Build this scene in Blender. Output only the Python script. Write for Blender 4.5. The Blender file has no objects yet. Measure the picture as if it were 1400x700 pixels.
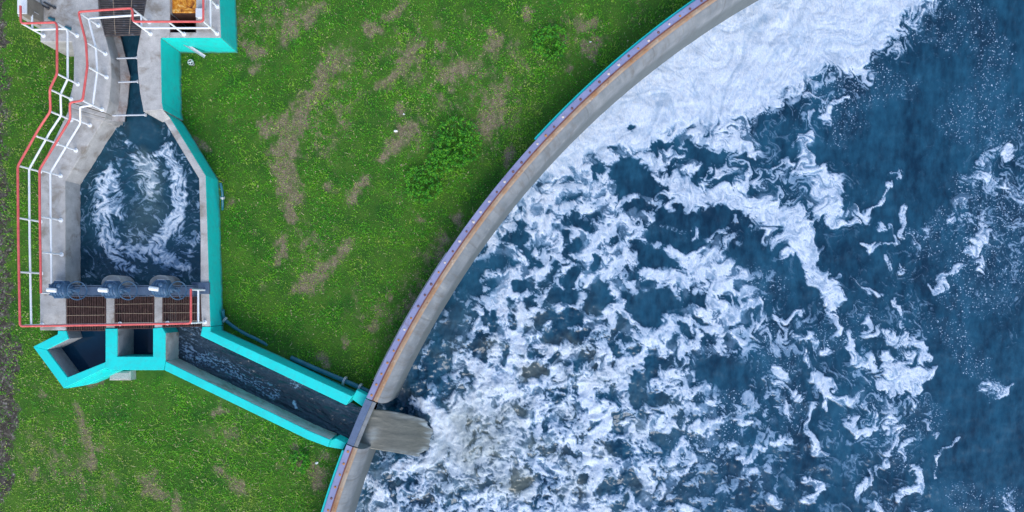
import bpy, bmesh, math, random
import numpy as np
from mathutils import Vector

random.seed(7)
rng = np.random.default_rng(11)
SC = bpy.context.scene
COL = SC.collection
H = 24.0            # camera height above the walkway, metres
F = 960.0           # focal length in pixels of the 1400 px wide photograph
U0, V0 = 700.0, 410.0   # the point straight below the camera
GZ = -1.1           # lawn
TZ = -2.4           # water in the round tank
# middle and radius of the round tank
TC = np.array([(1710.1 - U0) * .025, -(1087.7 - V0) * .025]); TR = 1325.6 * .025

def W(u, v, z=0.0):
    k = (H - z) / F
    return ((u - U0) * k, -(v - V0) * k, z)

def px(x, y, z):
    k = (H - z) / F
    return x / k + U0, -y / k + V0

# ------------------------------------------------------------------ noise
def _hash(ix, iy, seed):
    h = (ix.astype(np.int64) * 374761393 + iy.astype(np.int64) * 668265263 + seed * 974634541) & 0x7fffffff
    h = ((h ^ (h >> 13)) * 1274126177) & 0x7fffffff
    h = (h ^ (h >> 16)) & 0xffffff
    return h / float(0xffffff)

def vnoise(x, y, seed=0):
    ix = np.floor(x); iy = np.floor(y)
    fx = x - ix; fy = y - iy
    ix = ix.astype(np.int64); iy = iy.astype(np.int64)
    sx = fx * fx * fx * (fx * (fx * 6 - 15) + 10); sy = fy * fy * fy * (fy * (fy * 6 - 15) + 10)
    def g(a, b):
        t = _hash(ix + a, iy + b, seed) * 2 * np.pi
        return np.cos(t) * (fx - a) + np.sin(t) * (fy - b)
    n0 = g(0, 0) + (g(1, 0) - g(0, 0)) * sx
    n1 = g(0, 1) + (g(1, 1) - g(0, 1)) * sx
    return (n0 + (n1 - n0) * sy) * 1.5

def fbm(x, y, seed=0, oct=4, gain=0.5, lac=2.03):
    a = 1.0; s = 0.0; t = 0.0
    for i in range(oct):
        s = s + a * vnoise(x, y, seed + i * 17)
        t += a * a
        x, y = x * lac * 0.8 - y * lac * 0.6 + 3.1, x * lac * 0.6 + y * lac * 0.8 + 1.7
        a *= gain
    return s / math.sqrt(t)

def rank(n):
    """map to a uniform 0..1"""
    n = (n - n.mean()) / (n.std() + 1e-9)
    return 1.0 / (1.0 + np.exp(-1.702 * n))

def worley(x, y, seed=0):
    ix = np.floor(x).astype(np.int64); iy = np.floor(y).astype(np.int64)
    f1 = np.full(x.shape, 9.0); f2 = np.full(x.shape, 9.0)
    for a in (-1, 0, 1):
        for b in (-1, 0, 1):
            cx = ix + a + _hash(ix + a, iy + b, seed); cy = iy + b + _hash(ix + a, iy + b, seed + 5)
            d = np.hypot(x - cx, y - cy)
            f2 = np.minimum(f2, np.maximum(f1, d)); f1 = np.minimum(f1, d)
    return f1, f2

def sstep(a, b, x):
    t = np.clip((x - a) / (b - a), 0, 1)
    return t * t * (3 - 2 * t)

def advect(u, v, scales, steps, seed, extra=None):
    """carry points backwards through a swirling flow, so that noise read there is drawn out into curls and strands"""
    x, y = u.copy(), v.copy(); e = .6
    for k in range(steps):
        dx = 0.; dy = 0.
        for i, (L, amp) in enumerate(scales):
            a, b = x / L + i * 7.7, y / L - i * 3.3; h = e / L
            p0 = vnoise(a, b, seed + i); px_ = vnoise(a + h, b, seed + i); py_ = vnoise(a, b + h, seed + i)
            dx = dx + (py_ - p0) / h * amp; dy = dy - (px_ - p0) / h * amp
        if extra is not None:
            ex, ey = extra(x, y); dx = dx + ex; dy = dy + ey
        x = x - dx / steps; y = y - dy / steps
    return x, y

def seg_mask(u, v, pts, soft=0.5):
    """1 inside a polyline of (u, v, r), fading out over soft*r"""
    m = np.zeros(u.shape)
    if len(pts) == 1: pts = [pts[0], (pts[0][0] + .01, pts[0][1], pts[0][2])]
    for (a, b, r0), (c, d, r1) in zip(pts[:-1], pts[1:]):
        du, dv = c - a, d - b
        t = np.clip(((u - a) * du + (v - b) * dv) / (du * du + dv * dv + 1e-9), 0, 1)
        r = r0 + (r1 - r0) * t
        q = np.hypot(u - a - du * t, v - b - dv * t) / r
        m = np.maximum(m, 1 - sstep(1 - soft, 1 + soft, q))
    return m

def poly_sd(u, v, poly):
    """signed distance to a polygon, positive inside"""
    ins = np.zeros(u.shape, bool); dm = np.full(u.shape, 1e9)
    n = len(poly)
    for i in range(n):
        (a, b), (c, d) = poly[i], poly[(i + 1) % n]
        du, dv = c - a, d - b
        t = np.clip(((u - a) * du + (v - b) * dv) / (du * du + dv * dv + 1e-9), 0, 1)
        dm = np.minimum(dm, np.hypot(u - a - du * t, v - b - dv * t))
        if b != d:
            cr = ((b > v) != (d > v)) & (u < (c - a) * (v - b) / (d - b) + a)
            ins ^= cr
    return np.where(ins, dm, -dm)

# ------------------------------------------------------------------ materials
class NT:
    def __init__(s, name):
        s.m = bpy.data.materials.new(name); s.m.use_nodes = True
        s.t = s.m.node_tree; s.t.nodes.clear()
        s.out = s.t.nodes.new('ShaderNodeOutputMaterial')
        s.pos = s.t.nodes.new('ShaderNodeNewGeometry').outputs['Position']
    def n(s, typ, **kw):
        nd = s.t.nodes.new(typ)
        for k, v in kw.items(): setattr(nd, k, v)
        return nd
    def l(s, a, b): s.t.links.new(a, b)
    def setin(s, nd, key, val):
        if hasattr(val, 'default_value') or hasattr(val, 'is_output'): s.l(val, nd.inputs[key])
        else: nd.inputs[key].default_value = val
    def noise(s, scale, detail=5, rough=.55, vec=None, dist=0.0):
        nd = s.n('ShaderNodeTexNoise'); nd.inputs['Scale'].default_value = scale
        nd.inputs['Detail'].default_value = detail; nd.inputs['Roughness'].default_value = rough
        nd.inputs['Distortion'].default_value = dist
        s.l(vec if vec is not None else s.pos, nd.inputs['Vector']); return nd.outputs['Fac']
    def scaled(s, v, rotz=0):
        nd = s.n('ShaderNodeMapping'); nd.inputs['Scale'].default_value = v
        if rotz:
            r = s.n('ShaderNodeVectorRotate', rotation_type='Z_AXIS'); r.inputs['Angle'].default_value = rotz
            s.l(s.pos, r.inputs['Vector']); s.l(r.outputs[0], nd.inputs['Vector'])
        else: s.l(s.pos, nd.inputs['Vector'])
        return nd.outputs[0]
    def ramp(s, fac, stops):
        nd = s.n('ShaderNodeValToRGB'); cr = nd.color_ramp
        while len(cr.elements) < len(stops): cr.elements.new(.5)
        for e, (p, c) in zip(cr.elements, stops):
            e.position = p; e.color = (c, c, c, 1) if isinstance(c, (int, float)) else (*c, 1)
        s.l(fac, nd.inputs['Fac']); return nd.outputs['Color']
    def mix(s, fac, a, b, mode='MIX'):
        nd = s.n('ShaderNodeMix', data_type='RGBA', blend_type=mode)
        for i, val in ((0, fac), (6, a), (7, b)):
            if isinstance(val, tuple): nd.inputs[i].default_value = (*val, 1)
            elif isinstance(val, (int, float)): nd.inputs[i].default_value = val
            else: s.l(val, nd.inputs[i])
        return nd.outputs[2]
    def math(s, op, a, b=0.0, c=None, clamp=False):
        nd = s.n('ShaderNodeMath', operation=op, use_clamp=clamp)
        for i, val in enumerate((a, b) if c is None else (a, b, c)):
            if isinstance(val, (int, float)): nd.inputs[i].default_value = val
            else: s.l(val, nd.inputs[i])
        return nd.outputs[0]
    def attr(s, name):
        nd = s.n('ShaderNodeAttribute', attribute_name=name); return nd.outputs['Fac']
    def bump(s, h, strength, dist):
        nd = s.n('ShaderNodeBump'); nd.inputs['Strength'].default_value = strength
        nd.inputs['Distance'].default_value = dist; s.l(h, nd.inputs['Height']); return nd.outputs[0]
    def bsdf(s, color, rough=.7, normal=None, metal=0.0, spec=.5):
        b = s.n('ShaderNodeBsdfPrincipled')
        if isinstance(color, tuple): b.inputs['Base Color'].default_value = (*color, 1)
        else: s.l(color, b.inputs['Base Color'])
        if isinstance(rough, (int, float)): b.inputs['Roughness'].default_value = rough
        else: s.l(rough, b.inputs['Roughness'])
        b.inputs['Metallic'].default_value = metal
        b.inputs['Specular IOR Level'].default_value = spec
        if normal is not None: s.l(normal, b.inputs['Normal'])
        return b.outputs[0]
    def done(s, sh): s.l(sh, s.out.inputs['Surface']); return s.m

def simple(name, c0, c1, scale=3.0, rough=.7, bump=.15, bscale=40., stain=None, sscale=1.2, slo=.58, metal=0., spec=.4):
    t = NT(name)
    col = t.mix(t.ramp(t.noise(scale, 6), [(.3, 0.), (.7, 1.)]), c0, c1)
    fine = t.noise(bscale, 3)
    col = t.mix(.35, col, t.mix(1.0, col, t.ramp(fine, [(.3, .55), (.7, 1.35)]), 'MULTIPLY'))
    if stain:
        col = t.mix(t.ramp(t.noise(sscale, 7, .65, dist=.4), [(slo, 0.), (slo + .14, .85)]), col, stain)
    return t.done(t.bsdf(col, rough, t.bump(fine, bump, .02) if bump else None, metal, spec))

M = {}
M['concrete'] = simple('weathered_concrete', (.37, .355, .335), (.55, .53, .50), 2.6, .9, .45, 38., (.24, .205, .165), 1.5, .51)
M['concrete_rough'] = simple('grey_rough_concrete', (.33, .32, .31), (.47, .46, .44), 3.0, .9, .5, 30., (.20, .19, .17), 2.0, .55)
M['concrete_dark'] = simple('wet_wall_concrete', (.26, .27, .28), (.38, .38, .39), 2.5, .7, .3, 25., (.13, .12, .11), 1.6, .56)
def paint_mat():
    t = NT('turquoise_paint')
    c = t.mix(t.ramp(t.noise(1.3, 6), [(.3, 0.), (.7, 1.)]), (.008, .61, .56), (.016, .69, .63))
    c = t.mix(t.ramp(t.noise(4, 8, .75), [(.48, 0.), (.70, .75)]), c, (.05, .47, .44))
    c = t.mix(t.ramp(t.noise(2.2, 8, .72, t.scaled((1, 1, .25))), [(.60, 0.), (.72, .55)]), c, (.10, .36, .33))
    c = t.mix(t.ramp(t.noise(9, 7, .75), [(.69, 0.), (.72, .9)]), c, (.36, .36, .34))       # chips to bare concrete
    sep = t.n('ShaderNodeSeparateXYZ'); t.l(t.pos, sep.inputs[0])
    z = t.math('ADD', sep.outputs['Z'], t.math('MULTIPLY', t.math('SUBTRACT', t.noise(4, 6, .7), .5), .45))
    c = t.mix(t.ramp(t.math('ADD', z, 1.5), [(.42, .8), (.60, 0.)]), c, (.09, .13, .07))    # mud splash and algae at the foot
    return t.done(t.bsdf(c, .5, t.bump(t.noise(30), .12, .01), spec=.3))
M['paint'] = paint_mat()
M['red'] = simple('red_rail_paint', (.60, .085, .085), (.72, .15, .13), 5., .45, .05, 60.)
M['white'] = simple('white_rail_paint', (.80, .82, .84), (.86, .87, .88), 5., .4, .03, 60.)
M['whitebox'] = simple('white_enamel', (.72, .73, .74), (.80, .80, .80), 4., .4, .03, 60.)
M['galv'] = simple('galvanised_steel', (.50, .52, .54), (.62, .64, .66), 14., .45, .08, 60., metal=.3)
M['steelblue'] = simple('blue_grey_machine_paint', (.035, .085, .165), (.06, .13, .22), 6., .4, .08, 40., (.03, .05, .08), 5., .6)
M['beam'] = simple('slate_beam_paint', (.06, .10, .165), (.085, .13, .20), 5., .55, .08, 40., (.16, .13, .12), 4., .62)
M['brown'] = simple('brown_cabinet_side', (.20, .17, .14), (.27, .24, .20), 3., .7, .1, 30.)
M['bars'] = simple('rusty_grating', (.045, .023, .021), (.095, .050, .042), 7., .8, .2, 60., (.20, .12, .08), 6., .6)
M['barslight'] = simple('pale_grating_rod', (.32, .24, .17), (.42, .33, .24), 9., .7, .1, 60.)
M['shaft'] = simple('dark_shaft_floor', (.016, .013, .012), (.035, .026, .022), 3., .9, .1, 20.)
M['pipe'] = simple('blue_plastic_pipe', (.015, .11, .16), (.03, .17, .22), 5., .4, .05, 40., (.05, .10, .06), 3., .58)
M['plate'] = simple('slate_bridge_plate', (.085, .125, .21), (.12, .165, .26), 4., .5, .08, 40., (.16, .10, .08), 3., .66)
M['black'] = simple('black_iron', (.03, .03, .035), (.05, .05, .055), 8., .5, .1, 40.)
M['ledge'] = simple('rust_stained_ledge', (.28, .27, .27), (.42, .41, .40), 2.2, .7, .3, 22., (.20, .11, .07), 1.7, .49)
M['rustiron'] = simple('rust_spotted_iron', (.42, .17, .07), (.55, .27, .12), 8., .8, .1, 40.)

def cap_mat():
    t = NT('weathered_lilac_steel')
    c = t.mix(t.ramp(t.noise(1.3, 5), [(.35, 0.), (.65, 1.)]), (.215, .222, .37), (.29, .30, .47))
    c = t.mix(t.ramp(t.noise(18, 4), [(.55, 0.), (.75, .45)]), c, (.16, .14, .24))
    c = t.mix(t.ramp(t.noise(3.2, 7, .75), [(.56, 0.), (.70, .75)]), c, (.17, .10, .10))
    c = t.mix(t.ramp(t.noise(2.0, 7, .75), [(.60, 0.), (.72, .6)]), c, (.40, .39, .46))
    return t.done(t.bsdf(c, .5, t.bump(t.noise(60), .1, .01)))
M['cap'] = cap_mat()
def rust_mat():
    t = NT('rust_streaked_edge')
    c = t.mix(t.ramp(t.noise(.9, 7, .7), [(.40, 0.), (.64, 1.)]), (.40, .32, .24), (.34, .17, .075))
    c = t.mix(t.ramp(t.noise(3.2, 6, .7), [(.58, 0.), (.70, .8)]), c, (.62, .55, .46))
    c = t.mix(t.ramp(t.noise(6, 6, .7), [(.62, 0.), (.70, .8)]), c, (.13, .055, .03))
    return t.done(t.bsdf(c, .85, t.bump(t.noise(40), .3, .01)))
M['rust'] = rust_mat()
def rim_mat():
    t = NT('tank_rim_concrete')
    c = t.mix(t.ramp(t.noise(1.8, 6), [(.35, 0.), (.65, 1.)]), (.155, .175, .190), (.235, .25, .262))
    # drip streaks down the face and along the joint
    c = t.mix(t.ramp(t.noise(9, 5, .6), [(.62, 0.), (.78, .5)]), c, (.26, .25, .24))
    d = t.n('ShaderNodeVectorMath', operation='SUBTRACT'); t.l(t.pos, d.inputs[0]); d.inputs[1].default_value = (TC[0], TC[1], 0)
    sp = t.n('ShaderNodeSeparateXYZ'); t.l(d.outputs[0], sp.inputs[0])
    an = t.math('MULTIPLY', t.math('ARCTAN2', sp.outputs['Y'], sp.outputs['X']), TR)      # metres along the wall
    av = t.n('ShaderNodeCombineXYZ'); t.l(t.math('MULTIPLY', an, 3.2), av.inputs[0]); t.l(t.math('MULTIPLY', sp.outputs['Z'], .5), av.inputs[1])
    run = t.noise(1.0, 6, .7, av.outputs[0])
    c = t.mix(t.ramp(run, [(.50, 0.), (.68, .75)]), c, (.125, .115, .105))
    c = t.mix(t.ramp(run, [(.30, .7), (.42, 0.)]), c, (.33, .335, .33))
    j = t.math('ABSOLUTE', t.math('SUBTRACT', t.math('FRACT', t.math('DIVIDE', an, 3.1)), .5))
    c = t.mix(t.ramp(j, [(.488, 0.), (.495, .35)]), c, (.07, .065, .06))
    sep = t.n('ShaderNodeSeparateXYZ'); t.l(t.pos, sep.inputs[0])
    # ragged dark band: waterline algae, plus shade painted up the lip's lower face
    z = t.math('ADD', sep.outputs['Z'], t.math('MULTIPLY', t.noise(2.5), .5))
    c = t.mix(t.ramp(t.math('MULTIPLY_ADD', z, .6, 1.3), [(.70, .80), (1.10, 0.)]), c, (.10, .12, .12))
    return t.done(t.bsdf(c, .75, t.bump(t.noise(30), .25, .015)))
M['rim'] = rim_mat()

def water_mat(name, deep, mid, silt, foamc, fine=26., rot=0.0, stretch=(1, 1, 1), rough=.16, bumps=.24, speck=True):
    t = NT(name)
    f = t.attr('foam'); sl = t.attr('silt')
    v = t.scaled(stretch, rot)
    col = t.mix(t.ramp(t.math('ADD', t.math('MULTIPLY', t.noise(.7, 4, .6, v), .6), t.math('MULTIPLY', t.noise(3.2, 4, .6, v), .4)), [(.38, 0.), (.62, 1.)]), deep, mid)
    col = t.mix(sl, col, t.mix(t.ramp(t.noise(3.0, 5, .6, v), [(.3, 0.), (.7, 1.)]), silt, tuple(x * 1.35 for x in silt)))
    d = t.noise(fine, 5, .65, v, 1.2)
    # break the edge of the foam up with fine noise
    e = t.math('MULTIPLY_ADD', t.math('SUBTRACT', d, .5), .40, f)
    e = t.math('MULTIPLY', e, t.math('MULTIPLY', f, 3.5, clamp=True))
    fac = t.ramp(e, [(.02, 0.), (.45, .50), (.92, .98)])
    if speck:
        vo = t.n('ShaderNodeTexVoronoi'); vo.inputs['Scale'].default_value = 13.
        wv = t.n('ShaderNodeVectorMath', operation='MULTIPLY_ADD')
        ns = t.n('ShaderNodeTexNoise'); ns.inputs['Scale'].default_value = 4.; t.l(t.pos, ns.inputs['Vector'])
        t.l(ns.outputs['Color'], wv.inputs[0]); wv.inputs[1].default_value = (.25, .25, .25); t.l(t.pos, wv.inputs[2])
        t.l(wv.outputs[0], vo.inputs['Vector'])
        sp = t.ramp(vo.outputs['Distance'], [(.14, 1.), (.36, 0.)])
        gate = t.ramp(t.math('ADD', t.noise(2.2, 5, .7), t.attr('speck')), [(.72, 0.), (1.20, 1.)])
        on = t.ramp(vo.outputs['Color'], [(.30, 0.), (.75, 1.)])
        sp = t.math('MULTIPLY', t.math('MULTIPLY', sp, gate), t.math('MULTIPLY', on, .85))
        fac = t.math('MAXIMUM', fac, sp)
        fac = t.math('ADD', fac, t.math('MULTIPLY', gate, .012), clamp=True)
    h = t.math('ADD', t.math('MULTIPLY', t.noise(2.0, 2, .45, v, .4), 1.0), t.math('MULTIPLY', t.noise(7, 3, .5, v, .6), .12))
    wsh = t.bsdf(col, rough, t.bump(h, bumps, .25), spec=.32)
    fcol = t.mix(t.ramp(t.noise(7., 6, .65, v, 1.5), [(.32, 0.), (.66, 1.)]), (foamc[0] * .58, foamc[1] * .70, foamc[2] * .86), foamc)
    fcol = t.mix(t.ramp(fac, [(.30, 0.), (.90, 1.)]), (.36, .58, .84), fcol)      # a thin film of bubbles lets the blue through
    fcol = t.mix(t.math('MULTIPLY', sl, .75), fcol, (.50, .54, .50))
    fsh = t.bsdf(fcol, .8, t.bump(t.noise(16, 5, .6, v, .8), .5, .06), spec=.2)
    ms = t.n('ShaderNodeMixShader'); t.l(fac, ms.inputs[0]); t.l(wsh, ms.inputs[1]); t.l(fsh, ms.inputs[2])
    return t.done(ms.outputs[0])
M['tank_water'] = water_mat('deep_blue_foaming_water', (.003, .026, .056), (.013, .080, .142), (.085, .100, .086), (.80, .84, .89), stretch=(1.45, .62, 1))
M['basin_water'] = water_mat('blue_green_basin_water', (.006, .036, .062), (.012, .062, .100), (.08, .13, .13), (.78, .84, .88), 22., speck=False)
M['channel_water'] = water_mat('fast_channel_water', (.012, .030, .050), (.030, .062, .10), (.10, .12, .12), (.55, .66, .78), 16., math.radians(26), (.35, 1.6, 1), .14, .6, speck=False)
M['still_water'] = water_mat('still_dark_water', (.002, .022, .050), (.003, .030, .066), (.05, .05, .05), (.5, .6, .7), 20., rough=.02, bumps=.01, speck=False)

def fall_mat():
    t = NT('silty_falling_water')
    v = t.scaled((.7, 2.6, .3), math.radians(10))
    c = t.mix(t.ramp(t.math('ADD', t.math('MULTIPLY', t.noise(1.5, 7, .62, v, .5), .6), t.math('MULTIPLY', t.noise(5.5, 6, .7, v, 1.), .4)), [(.36, 0.), (.64, 1.)]), (.060, .065, .055), (.135, .136, .112))
    a = t.attr('foam')
    c = t.mix(t.math('MULTIPLY', a, t.ramp(t.noise(2.4, 5, .6, v), [(.40, .15), (.66, .9)])), c, (.42, .50, .54))
    return t.done(t.bsdf(c, .35, t.bump(t.noise(2.6, 4, .5, v), .22, .06)))
M['fall'] = fall_mat()
def froth_mat():
    t = NT('rusty_orange_froth')
    n = t.noise(4.0, 7, .7, None, 1.2)
    c = t.ramp(n, [(.32, (.06, .014, .003)), (.44, (.50, .15, .006)), (.54, (.80, .33, .02)), (.64, (.92, .70, .28))])
    return t.done(t.bsdf(c, .5, t.bump(n, .6, .06)))
M['froth'] = froth_mat()

def ground_mat():
    t = NT('lawn_soil')
    d = t.attr('dirt'); gv = t.attr('gravel')
    nn = t.noise(1.1, 7, .65); fine = t.noise(24, 5, .7)
    e = t.math('ADD', d, t.math('MULTIPLY', t.math('SUBTRACT', fine, .5), .8))
    moss = t.mix(t.ramp(nn, [(.35, 0.), (.65, 1.)]), (.030, .100, .014), (.075, .165, .020))
    soil = t.mix(t.ramp(fine, [(.35, 0.), (.68, 1.)]), (.13, .097, .062), (.42, .33, .225))
    soil = t.mix(t.ramp(t.noise(4.5, 6, .7), [(.38, .75), (.6, 0.)]), soil, (.13, .105, .062))
    c = t.mix(t.ramp(e, [(.05, 0.), (.85, 1.)]), moss, soil)
    vo = t.n('ShaderNodeTexVoronoi'); vo.inputs['Scale'].default_value = 16.; t.l(t.pos, vo.inputs['Vector'])
    gc = t.mix(t.ramp(t.noise(5, 6, .7), [(.42, 0.), (.6, 1.)]), t.ramp(vo.outputs['Color'], [(.2, (.055, .048, .042)), (.75, (.15, .13, .11)), (.97, (.38, .35, .32))]), (.050, .042, .032))
    c = t.mix(t.ramp(t.math('ADD', gv, t.math('MULTIPLY', t.math('SUBTRACT', fine, .5), .6)), [(.3, 0.), (.6, 1.)]), c, gc)
    return t.done(t.bsdf(c, .95, t.bump(fine, .6, .05), spec=.15))
M['ground'] = ground_mat()
def grass_mat(name='grass_blades', stops=None):
    t = NT(name)
    c = t.ramp(t.attr('tint'), stops or [(0., (.014, .085, .018)), (.22, (.034, .205, .018)), (.46, (.085, .370, .018)), (.68, (.20, .470, .024)), (.84, (.36, .46, .08)), (1., (.56, .47, .30))])
    b = t.bsdf(c, .55, spec=.25)
    tr = t.n('ShaderNodeBsdfTranslucent'); t.l(c, tr.inputs['Color'])
    ms = t.n('ShaderNodeMixShader'); ms.inputs[0].default_value = .25; t.l(b, ms.inputs[1]); t.l(tr.outputs[0], ms.inputs[2])
    return t.done(ms.outputs[0])
M['grass'] = grass_mat()

# ------------------------------------------------------------------ mesh helpers
class MB:
    def __init__(s): s.v = []; s.f = []
    def add(s, vs, fs):
        o = len(s.v); s.v += [tuple(map(float, p)) for p in vs]; s.f += [tuple(i + o for i in f) for f in fs]; return s
    def prism(s, poly, z1, z0, ch=.015):
        """solid whose top outline (photo pixels, at height z1) drops straight to z0; top edge chamfered"""
        P = [W(u, v, z1)[:2] for u, v in poly]
        return s.prism_m(P, z1, z0, ch)
    def prism_m(s, P, z1, z0, ch=.015):
        P = [np.array(p, float) for p in P]
        A = sum(a[0] * b[1] - b[0] * a[1] for a, b in zip(P, P[1:] + P[:1]))
        if A < 0: P = P[::-1]
        n = len(P); top = []
        for i in range(n):
            a, b, c = P[i - 1], P[i], P[(i + 1) % n]
            d1 = (b - a) / (np.linalg.norm(b - a) + 1e-9); d2 = (c - b) / (np.linalg.norm(c - b) + 1e-9)
            n1 = np.array([-d1[1], d1[0]]); n2 = np.array([-d2[1], d2[0]])
            k = n1 + n2; k = k / max(.35, (k @ k) / 2) if True else k
            top.append(b + k * ch * .9)
        vs = [(*p, z0) for p in P] + [(*p, z1 - ch) for p in P] + [(*p, z1) for p in top]
        fs = [tuple(range(n))[::-1], tuple(range(2 * n, 3 * n))]
        for i in range(n):
            j = (i + 1) % n
            fs += [(i, j, n + j, n + i), (n + i, n + j, 2 * n + j, 2 * n + i)]
        return s.add(vs, fs)
    def box(s, c, d, rz=0., ch=0.):
        ca, sa = math.cos(rz), math.sin(rz); hx, hy = d[0] / 2, d[1] / 2
        P = [(c[0] + x * ca - y * sa, c[1] + x * sa + y * ca) for x, y in ((-hx, -hy), (hx, -hy), (hx, hy), (-hx, hy))]
        return s.prism_m(P, c[2] + d[2] / 2, c[2] - d[2] / 2, ch or min(d) * .06)
    def tube(s, pts, r, n=10, caps=True):
        pts = [Vector(p) for p in pts]; rr = r if isinstance(r, (list, tuple)) else [r] * len(pts)
        rings = []; up = Vector((0, 0, 1))
        for i, p in enumerate(pts):
            d = (pts[min(i + 1, len(pts) - 1)] - pts[max(i - 1, 0)]).normalized()
            if i and i < len(pts) - 1:
                d = ((pts[i] - pts[i - 1]).normalized() + (pts[i + 1] - pts[i]).normalized()).normalized()
            a = d.cross(up); a = d.cross(Vector((1, 0, 0))) if a.length < .05 else a
            a.normalize(); b = d.cross(a)
            rings.append([p + (a * math.cos(t) + b * math.sin(t)) * rr[i] for t in [2 * math.pi * k / n for k in range(n)]])
        vs = [q for r_ in rings for q in r_]; fs = []
        for i in range(len(pts) - 1):
            for k in range(n):
                fs.append((i * n + k, i * n + (k + 1) % n, (i + 1) * n + (k + 1) % n, (i + 1) * n + k))
        if caps: fs += [tuple(range(n))[::-1], tuple(range((len(pts) - 1) * n, len(pts) * n))]
        return s.add(vs, fs)
    def sphere(s, c, r, sc=(1, 1, 1), n=14, m=8):
        vs = []; fs = []
        for i in range(m + 1):
            t = math.pi * i / m
            for k in range(n):
                p = 2 * math.pi * k / n
                vs.append((c[0] + r * sc[0] * math.sin(t) * math.cos(p), c[1] + r * sc[1] * math.sin(t) * math.sin(p), c[2] + r * sc[2] * math.cos(t)))
        for i in range(m):
            for k in range(n):
                fs.append((i * n + k, (i + 1) * n + k, (i + 1) * n + (k + 1) % n, i * n + (k + 1) % n))
        return s.add(vs, fs)
    def torus(s, c, R, r, axis=(0, 0, 1), n=26, m=8):
        ax = Vector(axis).normalized(); a = ax.orthogonal().normalized(); b = ax.cross(a)
        pts = []; fs = []
        for i in range(n):
            t = 2 * math.pi * i / n; d = a * math.cos(t) + b * math.sin(t)
            for k in range(m):
                q = 2 * math.pi * k / m
                pts.append(Vector(c) + d * (R + r * math.cos(q)) + ax * (r * math.sin(q)))
        for i in range(n):
            for k in range(m):
                fs.append((i * m + k, ((i + 1) % n) * m + k, ((i + 1) % n) * m + (k + 1) % m, i * m + (k + 1) % m))
        return s.add(pts, fs)

def wloc(o):
    l = Vector((0, 0, 0))
    while o is not None: l += Vector(o.location); o = o.parent
    return l

def obj(name, mb, mat, parent=None, smooth=False, loc=None):
    """link one mesh; vertices are given in world coordinates"""
    base = wloc(parent) if parent is not None else Vector((0, 0, 0))
    o_loc = Vector(loc) if loc is not None else base
    V = np.array(mb.v, np.float32) - np.array(o_loc, np.float32)
    me = bpy.data.meshes.new(name); me.from_pydata([tuple(p) for p in V], [], mb.f); me.update()
    me.materials.append(mat)
    bm = bmesh.new(); bm.from_mesh(me); bmesh.ops.recalc_face_normals(bm, faces=bm.faces); bm.to_mesh(me); bm.free()
    if smooth:
        me.polygons.foreach_set('use_smooth', [True] * len(me.polygons)); me.set_sharp_from_angle(angle=math.radians(38))
    o = bpy.data.objects.new(name, me); COL.objects.link(o)
    if parent is not None: o.parent = parent
    o.location = o_loc - base
    return o

def grid_obj(name, V, faces, mat, attrs, smooth=True):
    me = bpy.data.meshes.new(name)
    nv, nf, k = len(V), len(faces), faces.shape[1]
    me.vertices.add(nv); me.vertices.foreach_set('co', V.astype(np.float32).ravel())
    me.loops.add(nf * k); me.loops.foreach_set('vertex_index', faces.astype(np.int32).ravel())
    me.polygons.add(nf); me.polygons.foreach_set('loop_start', np.arange(0, nf * k, k, dtype=np.int32))
    me.polygons.foreach_set('loop_total', np.full(nf, k, np.int32))
    me.update(calc_edges=True)
    for an, av in attrs.items():
        a = me.attributes.new(an, 'FLOAT', 'POINT'); a.data.foreach_set('value', av.astype(np.float32).ravel())
    if smooth: me.polygons.foreach_set('use_smooth', np.ones(nf, bool))
    me.materials.append(mat); me.validate()
    o = bpy.data.objects.new(name, me); COL.objects.link(o); return o

def tag(o, label=None, cat=None, group=None, kind=None):
    if label: o['label'] = label
    if cat: o['category'] = cat
    if group: o['group'] = group
    if kind: o['kind'] = kind
    return o

def thing(name, label, cat, loc=(0, 0, 0), group=None):
    o = bpy.data.objects.new(name, None); o.empty_display_size = .2; COL.objects.link(o); o.location = loc
    return tag(o, label, cat, group)

def dup(root, loc, label, rz=0.):
    r = root.copy(); COL.objects.link(r); r.location = loc; r['label'] = label; r.rotation_euler[2] = rz
    for ch in list(root.children):
        c = ch.copy(); COL.objects.link(c); c.parent = r
        for g in ch.children:
            d = g.copy(); COL.objects.link(d); d.parent = c
    return r

# ------------------------------------------------------------------ round tank
def ring_ang(u, v):     # angle of a photo point on the wall top, seen from the tank's centre
    x, y, _ = W(u, v, 0); return math.atan2(y - TC[1], x - TC[0])
def ring_pt(a, off, z): # off: metres inward from the outer edge
    r = TR - off; return (TC[0] + r * math.cos(a), TC[1] + r * math.sin(a), z)
A_N = ring_ang(506, 546); A_S = ring_ang(474, 608)      # mouth of the channel
def ring_sweep(profile, a0, a1, closed=True, step=math.radians(.35)):
    n = max(2, int(abs(a1 - a0) / step) + 1); mb = MB(); k = len(profile); vs = []; fs = []
    for i in range(n):
        a = a0 + (a1 - a0) * i / (n - 1)
        vs += [ring_pt(a, o, z) for o, z in profile]
    for i in range(n - 1):
        for j in range(k if closed else k - 1):
            fs.append((i * k + j, i * k + (j + 1) % k, (i + 1) * k + (j + 1) % k, (i + 1) * k + j))
    if closed: fs += [tuple(range(k)), tuple(range((n - 1) * k, n * k))[::-1]]
    return mb.add(vs, fs)
def full_ring(profile):  # both arms of the wall from the channel mouth right round
    return ring_sweep(profile, A_S, A_N + 2 * math.pi, True, math.radians(.4))

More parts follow.
